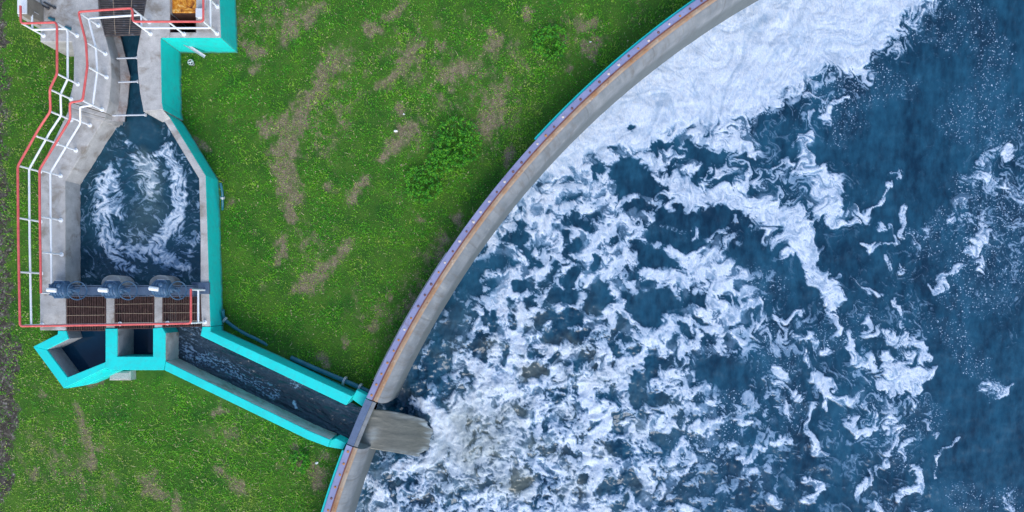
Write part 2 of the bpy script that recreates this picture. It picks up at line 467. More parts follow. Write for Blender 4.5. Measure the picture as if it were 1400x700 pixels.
tank = thing('tank_wall', 'long curved concrete tank wall with a bolted lilac steel cap along the foaming water', 'tank wall', ring_pt((A_N + A_S) / 2, .3, GZ))
prof = [(.0, -.03), (.0, -3.2), (.80, -3.2), (.73, TZ), (.70, -1.6), (.67, -1.1)] + \
       [(.385 + .28 * math.cos(t), -1.05 + .98 * math.sin(t)) for t in np.linspace(0.05, math.pi / 2, 10)] + [(.30, -.055), (.24, -.05)]
# A_S > A_N in angle (S end further round); sweep the long way
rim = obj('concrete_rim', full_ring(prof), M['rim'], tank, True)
edge = obj('rusty_edge', full_ring([(.235, -.055), (.235, -.032), (.33, -.028), (.385, -.05), (.385, -.075)]), M['rust'], tank)
cap = obj('steel_cap', full_ring([(-.015, -.06), (-.015, .0), (.0, .012), (.225, .012), (.24, .0), (.24, -.025)]), M['cap'], tank)
lip = obj('cap_flange', full_ring([(.205, .0135), (.205, .022), (.245, .022), (.245, -.02), (.2415, -.02)]), simple('dark_rust_flange', (.15, .055, .05), (.24, .10, .07), 5., .8, .1, 40.), tank)
# bridging plate over the channel mouth
e = .0012
obj('bridge_plate', ring_sweep([(-.01, -.11), (-.01, .016), (.23, .016), (.23, -.11)], A_N + e, A_S - e, True, math.radians(.2)), M['plate'], tank)
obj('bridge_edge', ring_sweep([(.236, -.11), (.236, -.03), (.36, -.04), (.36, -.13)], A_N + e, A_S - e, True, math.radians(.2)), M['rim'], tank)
# turquoise outer rim, painted on two stretches
for (p, q) in (((734, 192), (1010, -45)), ((437, 718), (469, 617))):
    obj('painted_rim', ring_sweep([(-.02, -.16), (-.10, -.16), (-.10, -.07), (-.02, -.065)], ring_ang(*p), ring_ang(*q)), M['paint'], tank)
for (p, q) in (((515, 522), (610, 345)),):
    obj('outer_coping', ring_sweep([(-.02, -.20), (-.06, -.20), (-.06, -.10), (-.02, -.10)], ring_ang(*p), ring_ang(*q)), M['concrete'], tank)
# bolts on the cap
boltm = [simple('pale_bolt', (.62, .52, .46), (.72, .62, .55), 20., .6, 0), M['rustiron'], simple('dark_bolt', (.16, .08, .09), (.22, .12, .12), 20., .7, 0)]
spots = []
a = ring_ang(447, 697)
L = math.hypot(12.2, 12.6) * .025 / TR
while a > ring_ang(975, -10):
    if not (A_N - .0045 < a < A_S + .0045): spots.append(a)
    a -= L * (1 + random.uniform(-.10, .10))
proto = {}
for i, a in enumerate(spots):
    k = random.choices((0, 1, 2), (5, 2, 3))[0]
    if i < 12 or (len(spots) > 30 and 14 < i < 18): k = random.choice((1, 1, 2))
    c = ring_pt(a, .125 + random.uniform(-.012, .012), .012)
    if k not in proto:
        mb = MB().tube([(c[0], c[1], .012), (c[0], c[1], .020)], .045, 12).tube([(c[0], c[1], .020), (c[0], c[1], .042)], [.027, .024], 6)
        proto[k] = obj('bolt', mb, boltm[k], cap, loc=c)
    else:
        b = proto[k].copy(); COL.objects.link(b); b.parent = cap; b.location = Vector(c) - wloc(cap)
        b.rotation_euler[2] = random.uniform(0, 3); s_ = random.uniform(.85, 1.15); b.scale = (s_, s_, 1)

# ------------------------------------------------------------------ intake basin
basin = thing('intake_basin', 'raised concrete intake basin with turquoise outer sides, walkway and churning water', 'basin', W(180, 300, GZ))
UP = .35
ZB = -1.4
obj('walkway', MB().prism([(93, 152), (54, 232), (54.5, 451.5), (90, 451.5), (89.5, 405), (89, 247), (141, 165), (137, 163)], 0, ZB), M['concrete'], basin)
obj('wall', MB().prism([(225, 166), (272, 244), (274, 325), (274, 400), (276, 446), (287.5, 446), (286, 400), (283, 300), (281, 240), (233, 162)], 0, ZB), M['concrete'], basin)
rp = MB()
rp.prism([(203, -30), (200, 0), (191.5, 47), (187, 72), (188, 95), (191, 125), (196, 152), (223, 150), (221, 140), (219.5, 51.5), (232, 51.5), (232, -30)], UP, ZB)
rp.prism([(232.2, 44), (268, 44), (268, -30), (299, -30), (302, 51.5), (232.2, 51.5)], UP, ZB)
obj('platform', rp, M['concrete'], basin)
obj('apron', MB().add([W(196, 152.4, UP - .02), W(223, 150.4, UP - .02), W(233, 162, .0), (*W(226, 166.5, -.02),), W(222, 167, -.25), W(206, 158, -.05),
                       *[W(a, b, ZB) for a, b in ((203, 149), (225, 149), (233, 158), (230, 163), (226, 163), (210, 155))]],
                      [(0, 1, 2, 3, 4, 5), (0, 5, 11, 6), (5, 4, 10, 11), (4, 3, 9, 10), (3, 2, 8, 9), (2, 1, 7, 8), (1, 0, 6, 7), (6, 7, 8, 9, 10, 11)]), M['concrete_rough'], basin)
obj('platform', MB().prism([(62, -30), (56, 0), (55, 57), (98, 57), (101, 75), (100.5, 112), (94, 138), (145, 154), (149, 138), (152, 105), (151, 78), (143, 46), (135, 20), (132, -30)], UP, ZB), M['concrete'], basin)
st1 = MB().prism([(93.8, 139.2), (145, 155.2), (143.5, 160.5), (93, 146)], UP * .62, ZB)
obj('step', st1, M['concrete_rough'], basin)
st2 = MB().prism([(93.2, 146.6), (143.6, 161.2), (141.5, 164.6), (139, 164.4), (92.8, 151.6)], UP * .3, ZB)
obj('step', st2, M['concrete_rough'], basin)
# stained side of the flume, a leaning ledge below the left platform
LZ = [(-.1, [(144, 46), (151, 78), (152, 105), (148, 140), (145, 166)]), (-.34, [(163, 44), (172, 80), (178, 104), (174, 144), (170, 166)]), (-.95, [(167, 44), (176, 82), (181, 108), (177, 146), (172, 167)])]
vs = []; fs = []
for z, ps in LZ: vs += [W(u, v, z) for u, v in ps]
for r_ in range(2):
    for k in range(4): fs.append((r_ * 5 + k, r_ * 5 + k + 1, r_ * 5 + 6 + k, r_ * 5 + 5 + k))
nb = len(vs); vs += [W(u, v, ZB) for u, v in LZ[0][1]] + [W(u, v, ZB) for u, v in LZ[2][1]]
for k in range(4): fs += [(10 + k, 11 + k, nb + 6 + k, nb + 5 + k), (k, k + 1, nb + 1 + k, nb + k)]
fs += [(0, 5, 10, nb + 5, nb), (4, 9, 14, nb + 9, nb + 4)]
obj('sloping_ledge', MB().add(vs, fs), M['ledge'], basin)

def ribbon(pts, out, z1, z0, off=.008, th=.006, zr=None):
    """thin painted skin on the outer side of a wall; pts photo px at z1, out = +1/-1 side"""
    P = [np.array(W(u, v, z1 if zr is None else zr)[:2]) for u, v in pts]; n = len(P); vs = []; fs = []
    for i in range(n):
        d = P[min(i + 1, n - 1)] - P[max(i - 1, 0)]; d = d / np.linalg.norm(d); nn = np.array([d[1], -d[0]]) * out
        a_ = P[i] + nn * off; b_ = P[i] + nn * (off - th)
        vs += [(*a_, z1 - .004), (*a_, z0), (*b_, z0), (*b_, z1 - .004)]
    for i in range(n - 1):
        for j in range(4): fs.append((i * 4 + j, i * 4 + (j + 1) % 4, i * 4 + 4 + (j + 1) % 4, i * 4 + 4 + j))
    fs += [(0, 1, 2, 3), tuple(range((n - 1) * 4, n * 4))[::-1]]
    return MB().add(vs, fs)
pf = ribbon([(219.5, 52.2), (221, 140), (223, 150)], -1, UP, GZ - .1)
obj('painted_face', pf, M['paint'], basin)
obj('painted_face', ribbon([(220.2, 51.5), (302, 51.5)], 1, UP, GZ - .1, .009), M['paint'], basin)
obj('painted_face', ribbon([(302.1, 51.2), (299.1, -30)], 1, UP, GZ - .1, .0085), M['paint'], basin)
obj('painted_face', ribbon([(224, 150.5), (233, 162), (281, 240), (283, 300), (286, 400), (287.5, 446)], -1, .0, GZ - .1, .0075), M['paint'], basin)
# piers between the gates, with round upstream noses
for (x0, x1) in ((144.5, 156.5), (210.5, 222)):
    xc = (x0 + x1) / 2 + 2; nose = []
    for t in np.linspace(0, math.pi, 13): nose.append((xc + 14.5 * math.cos(t), 388 - 12 * math.sin(t)))
    poly = nose + [(xc - 14.5, 404), (x0, 406), (x0, 448.2), (x1, 448.2), (x1, 406), (xc + 14.5, 404)]
    obj('pier', MB().prism(poly, -.03, ZB, .03), M['concrete'], basin)
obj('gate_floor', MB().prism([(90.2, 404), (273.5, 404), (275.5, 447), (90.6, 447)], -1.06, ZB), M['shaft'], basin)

# turquoise pit frame in front of the gates
pit = thing('outlet_chamber', 'low turquoise-topped concrete frame with a pointed open pit and a square one', 'chamber', W(140, 490, GZ))
T = -.005
fr = MB()
fr.prism([(79, 452.2), (90, 452.2), (93.5, 463), (63.5, 478), (45, 474), (78.5, 457)], T, ZB)
fr.prism([(45, 474), (63.5, 478), (92, 516), (87, 531)], T, ZB)
fr.prism([(87, 531), (92, 516), (144, 495), (144, 503.5)], T, ZB)
fr.prism([(144, 449.2), (160, 449.2), (160, 487.5), (209, 487.5), (209, 448.7), (221.5, 447.6), (226, 455), (226, 494), (224, 506), (150, 506), (144, 503.5)], T, ZB)
obj('painted_wall', fr, M['paint'], pit)
obj('buttress', MB().prism([(89, 531.5), (118, 526.5), (162, 506.6), (145, 504.8)], -.35, ZB), M['paint'], pit)
LS = -1   # bare concrete lining below the paint, set just inside
def lining(pts, out, z1, z0): return ribbon(pts, out, z1, z0, .012, .010, T)
obj('lining', lining([(90.3, 453), (93.5, 462.8), (63.8, 478), (92, 515.6)], LS, -.06, ZB), M['concrete_dark'], pit)
obj('lining', lining([(160.1, 450), (160.1, 487)], -1, -.05, ZB), M['concrete_dark'], pit)
obj('lining', lining([(226.1, 455.5), (226.1, 493)], -1, -.03, ZB), M['concrete'], pit)

# channel to the tank
nw = thing('channel_wall', 'thick turquoise channel wall on the lawn side, carrying a blue pipe at its foot', 'channel wall', W(380, 500, GZ), 'walls of the outlet channel')
obj('wall', MB().prism([(276.5, 446.7), (274, 459), (473, 554), (481, 541.6), (287.5, 453), (287.8, 446.7)], -.002, ZB), M['paint'], nw)
obj('stepped_end', MB().prism([(481, 545.5), (496.5, 556.5), (504, 541.5), (487.5, 533)], -.32, ZB), M['paint'], nw)
sw = thing('channel_wall', 'turquoise-topped channel wall with a bare grey inner face, nearest the bottom edge', 'channel wall', W(340, 545, GZ), 'walls of the outlet channel')
obj('wall', MB().prism([(226.4, 494), (420, 588), (451, 601), (448, 611), (420, 600.5), (224.6, 506)], -.002, ZB), M['paint'], sw)
obj('stepped_end', MB().prism([(451.5, 602), (459.5, 599), (473, 606), (469, 614.5), (448.8, 611)], -.30, ZB), M['paint'], sw)
obj('inner_face', ribbon([(226.4, 493.8), (420, 587.8), (451, 600.8)], -1, -.03, ZB, .012, .010, 0.), M['concrete'], sw)
obj('floor_slab', MB().prism_m([W(*p, 0)[:2] for p in ((228, 450), (272, 452), (478, 556), (462, 598), (240, 490))], -1.15, -1.5), M['shaft'], sw)

# ------------------------------------------------------------------ railings
def railing(name, label, top, posts, group='railings round the basin'):
    """top: (u, v, base) of the top rail in the photo with the height its posts stand on"""
    HR = 1.08
    P = [Vector(W(u, v, b + HR)) for u, v, b in top]
    r = thing(name, label, 'railing', (P[len(P) // 2].x, P[len(P) // 2].y, 0.), group)
    obj('top_rail', MB().tube(round_corners(P, .10), .037, 10), M['red'], r, True)
    Q = [p - Vector((0, 0, HR * .5)) for p in P]
    obj('mid_rail', MB().tube(round_corners(Q, .06), .033, 10), M['white'], r, True)
    for u, v, b in posts:
        x, y, z = W(u, v, b + HR)
        obj('post', MB().tube([(x, y, b), (x, y, z - .04)], .031, 10).tube([(x, y, b), (x, y, b + .02)], .075, 12), M['white'], r, True)
    return r
def round_corners(P, rad):
    out = [P[0]]
    for a, b, c in zip(P[:-2], P[1:-1], P[2:]):
        d1 = (a - b); d2 = (c - b); k = min(rad, d1.length * .4, d2.length * .4)
        p, q = b + d1.normalized() * k, b + d2.normalized() * k
        for t in (0, .33, .67, 1): out.append(p * (1 - t) ** 2 + b * 2 * t * (1 - t) + q * t * t)
    return out + [P[-1]]
railing('guard_railing', 'long red-topped white railing along the outer grass edge, turning round the three gratings',
        [(28, 8, UP), (28.5, 32, UP), (76, 30.5, UP), (78, 36, UP), (78, 101, UP), (68, 122, UP), (69, 152, .1), (53, 176, 0), (24.3, 227, 0), (25, 325, 0), (27.3, 446, 0), (150, 444, 0), (261, 442, 0), (261, 395, 0), ],
        [(29, 31.5, UP), (77, 31.5, UP), (78, 101, UP), (68.5, 122.5, UP), (69, 152.5, 0), (49, 186, 0), (24.5, 226.5, 0), (25, 298, 0), (26, 372, 0), (27.6, 445.5, 0), (139, 444.3, 0), (207, 443.2, 0), (260.5, 441.8, 0), (261, 396, 0)])
railing('guard_railing', 'red-topped white railing between walkway and water, bending over the dark upper grating',
        [(278, -18, UP), (278, 29.5, UP), (181.5, 29.5, UP), (181, 11, UP), (107, 16, UP), (117.5, 57, UP), (119.5, 90, UP), (113, 137.5, UP), (95.5, 140, UP - .1), (96, 163, 0.), (54, 232, 0), (54.5, 300, 0), (56, 401, 0)],
        [(277.6, 28.6, UP), (277.8, -10, UP), (230, 29.5, UP), (182, 29, UP), (180.5, 12, UP), (107.5, 17, UP), (117.7, 57.5, UP), (119.4, 91, UP), (112.8, 137.5, UP), (95.8, 160, 0), (76, 196, 0), (54, 232.5, 0), (54.4, 296, 0), (55.4, 345, 0), (56, 400.5, 0)])

# ------------------------------------------------------------------ gates
bx = MB()
for (u0, u1, v0, v1, z0, z1) in ((97, 264, 391.5, 403.5, .12, .42),):
    bx.prism([(u0, v0), (u1, v0), (u1, v1), (u0, v1)], z1, z0, .02)
beam = thing('gate_beam', 'slate blue steel beam under the three gate drives', 'beam', W(180, 397, 0))
obj('web', bx, M['beam'], beam)
obj('flange', MB().prism([(97, 389.8), (264, 389.8), (264, 391), (97, 391)], .43, .10).prism([(97, 404), (264, 404), (264, 405.2), (97, 405.2)], .43, .10), M['beam'], beam)
obj('end_bracket', MB().prism([(262.5, 386), (286, 386), (286, 402), (262.5, 402)], .06, -.02), M['beam'], beam)
obj('end_bracket', MB().prism([(66, 388), (96, 388), (96, 404), (66, 404)], .40, .0), M['beam'], beam)

def gate_drive():
    x, y, _ = W(84, 396, .82); z0 = .0
    r = thing('gate_drive', 'leftmost of the three blue-grey gate drives, on the walkway end', 'gate drive', (x, y, z0), 'blue gate drives on the beam')
    c = .82
    b = MB()
    prof_ = [(-.33, .10), (-.315, .17), (-.25, .235), (-.12, .255), (.10, .255), (.20, .235), (.25, .17), (.26, .12)]
    b.tube([(x + a_, y, c) for a_, _ in prof_], [q for _, q in prof_], 16)
    b.prism_m([(x - .17, y - .29), (x + .14, y - .29), (x + .22, y - .18), (x + .22, y + .18), (x + .14, y + .29), (x - .17, y + .29), (x - .25, y + .18), (x - .25, y - .18)], c + .13, c - .19, .03)
    for k in range(4): b.tube([(x - .17 + .1 * k, y, c), (x - .155 + .1 * k, y, c)], .272, 18)
    b.sphere((x + .05, y + .12, c + .21), .085, (1, 1, .8))
    obj('housing', b, M['steelblue'], r)
    obj('pedestal', MB().tube([(x, y, .41), (x, y, .5), (x, y, .64)], [.20, .15, .15], 14), M['steelblue'], r, True)
    obj('stem_cover', MB().tube([(x - .30, y - .01, c + .27), (x - .28, y - .01, c + .27), (x + .0, y - .03, c + .29), (x + .02, y - .03, c + .29)], [.05, .072, .072, .05], 12), M['white'], r, True)
    obj('name_plate', MB().box((x - .02, y + .285, c + .04), (.22, .03, .12)), M['whitebox'], r)
    obj('gear_neck', MB().tube([(x + .24, y, c), (x + .38, y, c), (x + .40, y, c), (x + .52, y - .02, c)], [.14, .12, .07, .06], 14), M['steelblue'], r, True)
    hc = Vector((x + .52, y - .03, c)); ax = Vector((.82, .02, .57)).normalized()
    hw = MB().torus(hc, .30, .021, ax)
    p_ = ax.orthogonal().normalized(); q_ = ax.cross(p_)
    for k in range(3):
        t = 2.094 * k + .5; hw.tube([hc, hc + (p_ * math.cos(t) + q_ * math.sin(t)) * .30], .015, 8)
    hw.tube([hc - ax * .06, hc + ax * .05], .06, 12)
    obj('handwheel', hw, M['steelblue'], r, True)
    return r
gd = gate_drive()
for (u, v, lab, rz) in ((153.5, 396, 'middle of the three blue-grey gate drives, over the round-nosed left pier', .0),
                        (222, 394.5, 'rightmost of the three blue-grey gate drives, over the pier near the small railing', -.06)):
    x, y, _ = W(u, v, .82); dup(gd, (x, y, 0), lab, rz)

def grating(label, poly, z, along, n, cross, mat, group='rusty bar gratings'):
    """poly: four photo corners (tl, tr, br, bl); bars run down (along='v') or across"""
    C = [Vector(W(u, v, z)) for u, v in poly]
    cen = sum(C, Vector()) / 4
    g = thing('bar_grating', label, 'grating', cen, group)
    def P(s, t): return (C[0] * (1 - s) + C[1] * s) * (1 - t) + (C[3] * (1 - s) + C[2] * s) * t
    b = MB()
    def bar(p, q, w, h, dz=0.):
        d = (q - p); d.normalize(); nn = Vector((-d.y, d.x, 0)) * w / 2
        b_.prism_m([(p + nn)[:2], (q + nn)[:2], (q - nn)[:2], (p - nn)[:2]], z + dz, z + dz - h, .001)
    b_ = b
    for i in range(n):
        s = (i + .5) / n + random.uniform(-.12, .12) / n
        if along == 'v': bar(P(s, .015), P(s, .985), .030, .05, -.004 * random.random())
        else: bar(P(.015, s), P(.985, s), .030, .05, -.004 * random.random())
    obj('bars', b, mat, g)
    b_ = MB()
    bar(P(0, 0), P(1, 0), .03, .06, .004); bar(P(0, 1), P(1, 1), .03, .06, .004); bar(P(0, 0), P(0, 1), .03, .06, .003); bar(P(1, 0), P(1, 1), .03, .06, .003)
    obj('frame', b_, mat, g)
    b_ = MB()
    for t in cross:
        if along == 'v': bar(P(.01, t), P(.99, t + random.uniform(-.02, .02)), .014, .014, .012)
        else: bar(P(t, .01), P(t, .99), .014, .014, .012)
    obj('cross_rod', b_, M['barslight'], g)
    return g
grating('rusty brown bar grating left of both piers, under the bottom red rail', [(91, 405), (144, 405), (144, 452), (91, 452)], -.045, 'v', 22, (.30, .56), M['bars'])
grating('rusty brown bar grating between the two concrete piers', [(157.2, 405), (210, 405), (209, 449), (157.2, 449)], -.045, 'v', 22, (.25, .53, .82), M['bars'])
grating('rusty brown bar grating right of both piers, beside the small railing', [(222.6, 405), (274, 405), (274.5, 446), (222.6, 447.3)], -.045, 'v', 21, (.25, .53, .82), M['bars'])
grating('dark tapered bar grating across the flume at the top edge', [(131, -26), (204, -26), (191, 47), (143.5, 48.5)], UP + .02, 'h', 30, (.3, .7), simple('dark_weathered_grating', (.05, .043, .043), (.11, .09, .085), 6., .7, .2, 50., (.16, .17, .20), 4., .56))

for (u0, u1, v, lab) in ((160, 189, 79, 'thin pale tie rod across the dark flume, nearest the grating'), (162, 190, 111.5, 'thin pale tie rod across the flume, between the other two rods'), (154, 200, 157, 'longest pale tie rod, where the flume opens into the basin')):
    p, q = Vector(W(u0, v + 1, .12)), Vector(W(u1, v, .16))
    tr = thing('tie_rod', lab, 'rod', (p + q) / 2, 'tie rods across the flume')
    obj('rod', MB().tube([p, q], .030, 10), M['galv'], tr, True)
    obj('end_plate', MB().tube([q - (q - p).normalized() * .05, q - (q - p).normalized() * .01], .06, 12), M['galv'], tr, True)

# ------------------------------------------------------------------ small things
x0, y0, _ = W(23.5, 18.7, 1.2); x1, y1, _ = W(36.3, -9, 1.2)
cab = thing('control_cabinet', 'tall control cabinet with white top and brown side at the top left corner', 'cabinet', ((x0 + x1) / 2, (y0 + y1) / 2, UP))
obj('body', MB().prism_m([(x0 + .02, y0 + .02), (x1 - .02, y0 + .02), (x1 - .02, y1 - .02), (x0 + .02, y1 - .02)], 1.17, UP - .3), M['brown'], cab)
obj('lid', MB().prism_m([(x0, y0), (x1, y0), (x1, y1), (x0, y1)], 1.21, 1.165), M['whitebox'], cab)
obj('door', MB().box((x1 - .012, (y0 + y1) / 2, .72), (.018, .5, .7)), M['brown'], cab)
obj('handle', MB().tube([(x1 + .02, y0 + .2, .65), (x1 + .02, y0 + .2, .85)], .012, 8), M['galv'], cab, True)
obj('footing', MB().prism([(24, -20), (55, -20), (55, 22), (24, 22)], UP - .305, ZB), M['concrete_rough'], cab)

c = Vector(W(273.5, 18, UP + .16))
jb = thing('junction_box', 'small white junction box beside the orange pit', 'box', (c.x, c.y, UP))
obj('box', MB().box((c.x, c.y, UP + .10), (.24, .27, .16)), M['whitebox'], jb)
obj('lid', MB().box((c.x, c.y, UP + .19), (.26, .29, .018)), M['whitebox'], jb)
obj('conduit', MB().tube([(c.x + .10, c.y + .17, UP + .03), (c.x + .12, c.y + .6, UP + .03)], .022, 8), M['galv'], jb, True)

for (u0, v0, u1, v1, lab) in ((60, 3, 75, 11, 'longer black iron lever lying on the upper platform by the cabinet'), (58, 7.5, 66, 11.5, 'shorter black iron lever lying on the upper platform by the cabinet')):
    p, q = Vector(W(u0, v0, UP + .03)), Vector(W(u1, v1, UP + .03))
    lv = thing('iron_lever', lab, 'lever', (p + q) / 2, 'black levers on the platform')
    obj('bar', MB().tube([p, q], .028, 8), M['black'], lv, True)
    obj('knob', MB().sphere(q + Vector((0, 0, .015)), .05), M['black'], lv, True)
for (u, v, lab) in ((70.5, 26, 'short teal pipe stub by the railing corner, further from the walkway'), (93, 38.5, 'short teal pipe stub beside the upper walkway')):
    p = Vector(W(u, v, UP + .035)); d = Vector((.09, -.04, 0))
    ps = thing('pipe_stub', lab, 'pipe', p, 'teal pipe stubs on the platform')
    obj('tube', MB().tube([p - d, p + d], .045, 10), M['pipe'], ps, True)
    obj('collar', MB().tube([p + d * .6, p + d * .9], .058, 10), M['pipe'], ps, True)

# galvanised channel leaning from the turquoise wall on to the grass
p, q = Vector(W(251, 59, -.30)), Vector(W(280, 77.5, -.86))
br = thing('metal_channel', 'narrow white metal channel leaning from turquoise wall to the grass', 'metal channel', q)
d = (q - p).normalized(); s_ = Vector((d.y, -d.x, 0)).normalized() * .055; up = s_.cross(d).normalized()
if up.z < 0: up = -up
def slab(p, q, s_, up, h):
    return ([p - s_, p + s_, q + s_, q - s_, p - s_ + up * h, p + s_ + up * h, q + s_ + up * h, q - s_ + up * h], [(0, 3, 2, 1), (4, 5, 6, 7), (0, 1, 5, 4), (1, 2, 6, 5), (2, 3, 7, 6), (3, 0, 4, 7)])
mb = MB().add(*slab(p, q, s_, up, .012)).add(*slab(p + s_ * .93, q + s_ * .93, s_ * .07, up, .06)).add(*slab(p - s_ * .93, q - s_ * .93, s_ * .07, up, .06))
obj('channel', mb, M['galv'], br)
obj('bracket', MB().box((p.x - .07, p.y, p.z + .0), (.22, .05, .04)), M['white'], br)

c = Vector(W(260.5, 85, GZ + .14))
rg = thing('valve_cover', 'small round white valve cover ring in grass by the turquoise corner', 'cover', (c.x, c.y, GZ))
obj('ring', MB().torus(c, .095, .013).tube([(c.x, c.y, GZ - .05), (c.x, c.y, GZ + .13)], .09, 16, False), M['galv'], rg, True)
obj('crossbar', MB().tube([c - Vector((.1, .02, 0)), c + Vector((.1, .02, 0))], .016, 8).tube([c - Vector((.02, .09, 0)), c + Vector((.05, .09, 0))], .012, 8), M['whitebox'], rg, True)
cc = obj('hollow', MB().tube([(c.x, c.y, GZ + .02), (c.x, c.y, GZ + .06)], .095, 14), M['black'], rg)

def wire(name, label, cat, pts, r, mat, fl=None):
    P = [Vector(W(*p)) for p in pts]
    t = thing(name, label, cat, P[len(P) // 2])
    obj('tube', MB().tube(round_corners(P, .25), r, 12), mat, t, True)
    for k, s in (fl or []):
        a_, b_ = P[k], P[k + 1]; d = (b_ - a_).normalized(); m_ = a_ + (b_ - a_) * s
        obj('flange', MB().tube([m_ - d * .10, m_ - d * .075], r * 1.9, 14).tube([m_ - d * .06, m_ - d * .035], r * 1.9, 14), M['galv'], t, True)
    return t
wire('drain_pipe', 'teal drain pipe along foot of the channel wall, flanged at the tank', 'pipe',
     [(398, 489, GZ + .02), (428, 502.5, GZ + .10), (470, 520, -.85), (500, 533.5, -.78), (512, 539, -.76)], .085, M['pipe'], [(2, .82), (2, .12)])
wire('drain_pipe', 'dark blue hose in the grass where basin meets channel wall', 'hose',
     [(304.5, 424, -.75), (306, 436, GZ + .12), (318, 446, GZ + .08), (334, 456, GZ + .06), (350, 463, GZ + .07), (366, 472, GZ - .05)], .06, M['pipe'], [(1, .3)])
wire('downpipe', 'short dark blue downpipe fixed to the turquoise basin side', 'pipe',
     [(301.5, 250, -.62), (304, 262, -.68), (304.5, 283, -.95), (304, 287, GZ - .05)], .045, M['pipe'], [(1, .5)])

bl = thing('concrete_block', 'pale loose concrete block on grass below the pit frame', 'block', W(163.5, 513, GZ))
obj('block', MB().prism([(150, 508), (178, 507), (178.5, 520), (149, 520)], -.72, GZ - .1, .03), M['concrete'], bl)
obj('cap', MB().prism([(153, 509.5), (176, 509.5), (176, 518), (153, 518)], -.70, -.73, .008), M['concrete_rough'], bl)

# scraps on the lawn
for (u, v, s, lab) in ((541, 179, .06, 'larger white scrap of litter on dry soil'), (552.5, 156, .04, 'tiny white scrap of litter among the grass'), (433, 633, .08, 'white torn scrap on bare soil by the tank, below channel'), (807, 57, .05, 'pale scrap on bare soil near the top of the wall')):
    x, y, z = W(u, v, GZ + .12); n = 7; R = [s * random.uniform(.5, 1.1) for _ in range(n)]
    mb = MB(); ring = [(x + R[k] * math.cos(k * 6.283 / n) * 1.3, y + R[k] * math.sin(k * 6.283 / n) * .7, z + random.uniform(-.03, .03)) for k in range(n)]
    vs = ring + [(a_, b_, c_ - .01) for a_, b_, c_ in ring] + [(x, y, z + .02), (x, y, z - .01)]
    fs = []
    for k in range(n):
        j = (k + 1) % n; fs += [(k, j, 2 * n), (n + j, n + k, 2 * n + 1), (k, n + k, n + j, j)]
    o = obj('litter', mb.add(vs, fs), M['whitebox'], loc=(x, y, z)); tag(o, lab, 'litter', 'scraps of litter on the lawn')

# ------------------------------------------------------------------ ground
DIRT = [[(455, 82, 16), (432, 120, 12), (398, 178, 20), (384, 215, 16), (396, 262, 16), (398, 300, 10)], [(385, 330, 8), (380, 365, 6)],
        [(362, 176, 10), (385, 170, 12)], [(478, 330, 8), (455, 360, 9), (425, 385, 16), (402, 400, 6)], [(400, 30, 16), (385, 50, 10)], [(430, 12, 12), (420, 35, 8)],
        [(552, 4, 8), (530, 26, 9)], [(505, 42, 9), (515, 38, 7)], [(575, 60, 6), (550, 88, 8), (530, 112, 8), (522, 118, 7)], [(560, 180, 14), (540, 200, 12), (520, 215, 8)],
        [(688, 125, 12), (672, 155, 20), (660, 178, 10)], [(676, 60, 12)], [(632, 92, 16), (605, 108, 8)], [(672, 40, 8)], [(806, 62, 14), (812, 75, 8)], [(795, 40, 6), (812, 30, 6)],
        [(742, 185, 6), (730, 200, 5)], [(700, 205, 7), (693, 222, 5)], [(510, 448, 9)], [(440, 488, 8), (445, 500, 6)], [(470, 470, 5)], [(606, 330, 7), (600, 350, 6)], [(566, 405, 8), (560, 418, 7)],
        [(532, 410, 6)], [(575, 300, 5)], [(628, 297, 7), (634, 310, 5)], [(205, 662, 15), (215, 676, 10)], [(242, 690, 15)], [(104, 560, 6), (118, 590, 8), (125, 640, 6)], [(136, 612, 8)], [(132, 520, 8), (108, 522, 8)],
        [(430, 640, 10), (438, 668, 8)], [(445, 625, 6)], [(290, 565, 5), (312, 562, 5)], [(45, 650, 8)], [(60, 540, 6)], [(405, 612, 6), (412, 640, 6)], [(265, 195, 6), (290, 205, 4)], [(345, 95, 5), (352, 90, 5)],
        [(304, 247, 3)], [(312, 280, 6)], [(330, 60, 8), (355, 75, 8)], [(470, 170, 10)], [(600, 60, 8)], [(720, 20, 8)], [(500, 250, 7), (480, 270, 8)], [(545, 150, 8)], [(780, 95, 6)], [(452, 255, 9)], [(348, 320, 6)], [(300, 640, 6), (330, 670, 9)]]
BROAD = [[(470, 90, 45), (440, 190, 40)], [(560, 60, 40), (600, 120, 55), (690, 90, 55), (670, 180, 40)], [(790, 50, 40)], [(420, 330, 40)], [(60, 620, 40), (130, 670, 40)], [(430, 640, 35)], [(520, 430, 45)], [(310, 590, 40)], [(570, 180, 40)], [(340, 40, 50), (400, 20, 40)], [(610, 330, 30), (560, 420, 30)]]
GRAVEL = [[(-60, 60, 62), (-60, 180, 72), (-60, 300, 76), (-60, 420, 78), (-60, 500, 82), (-60, 640, 70), (-60, 760, 70)], [(-20, -40, 28), (0, 60, 10)], [(12, 480, 14), (18, 505, 10)], [(8, 560, 16), (10, 590, 14)], [(4, 660, 12)]]
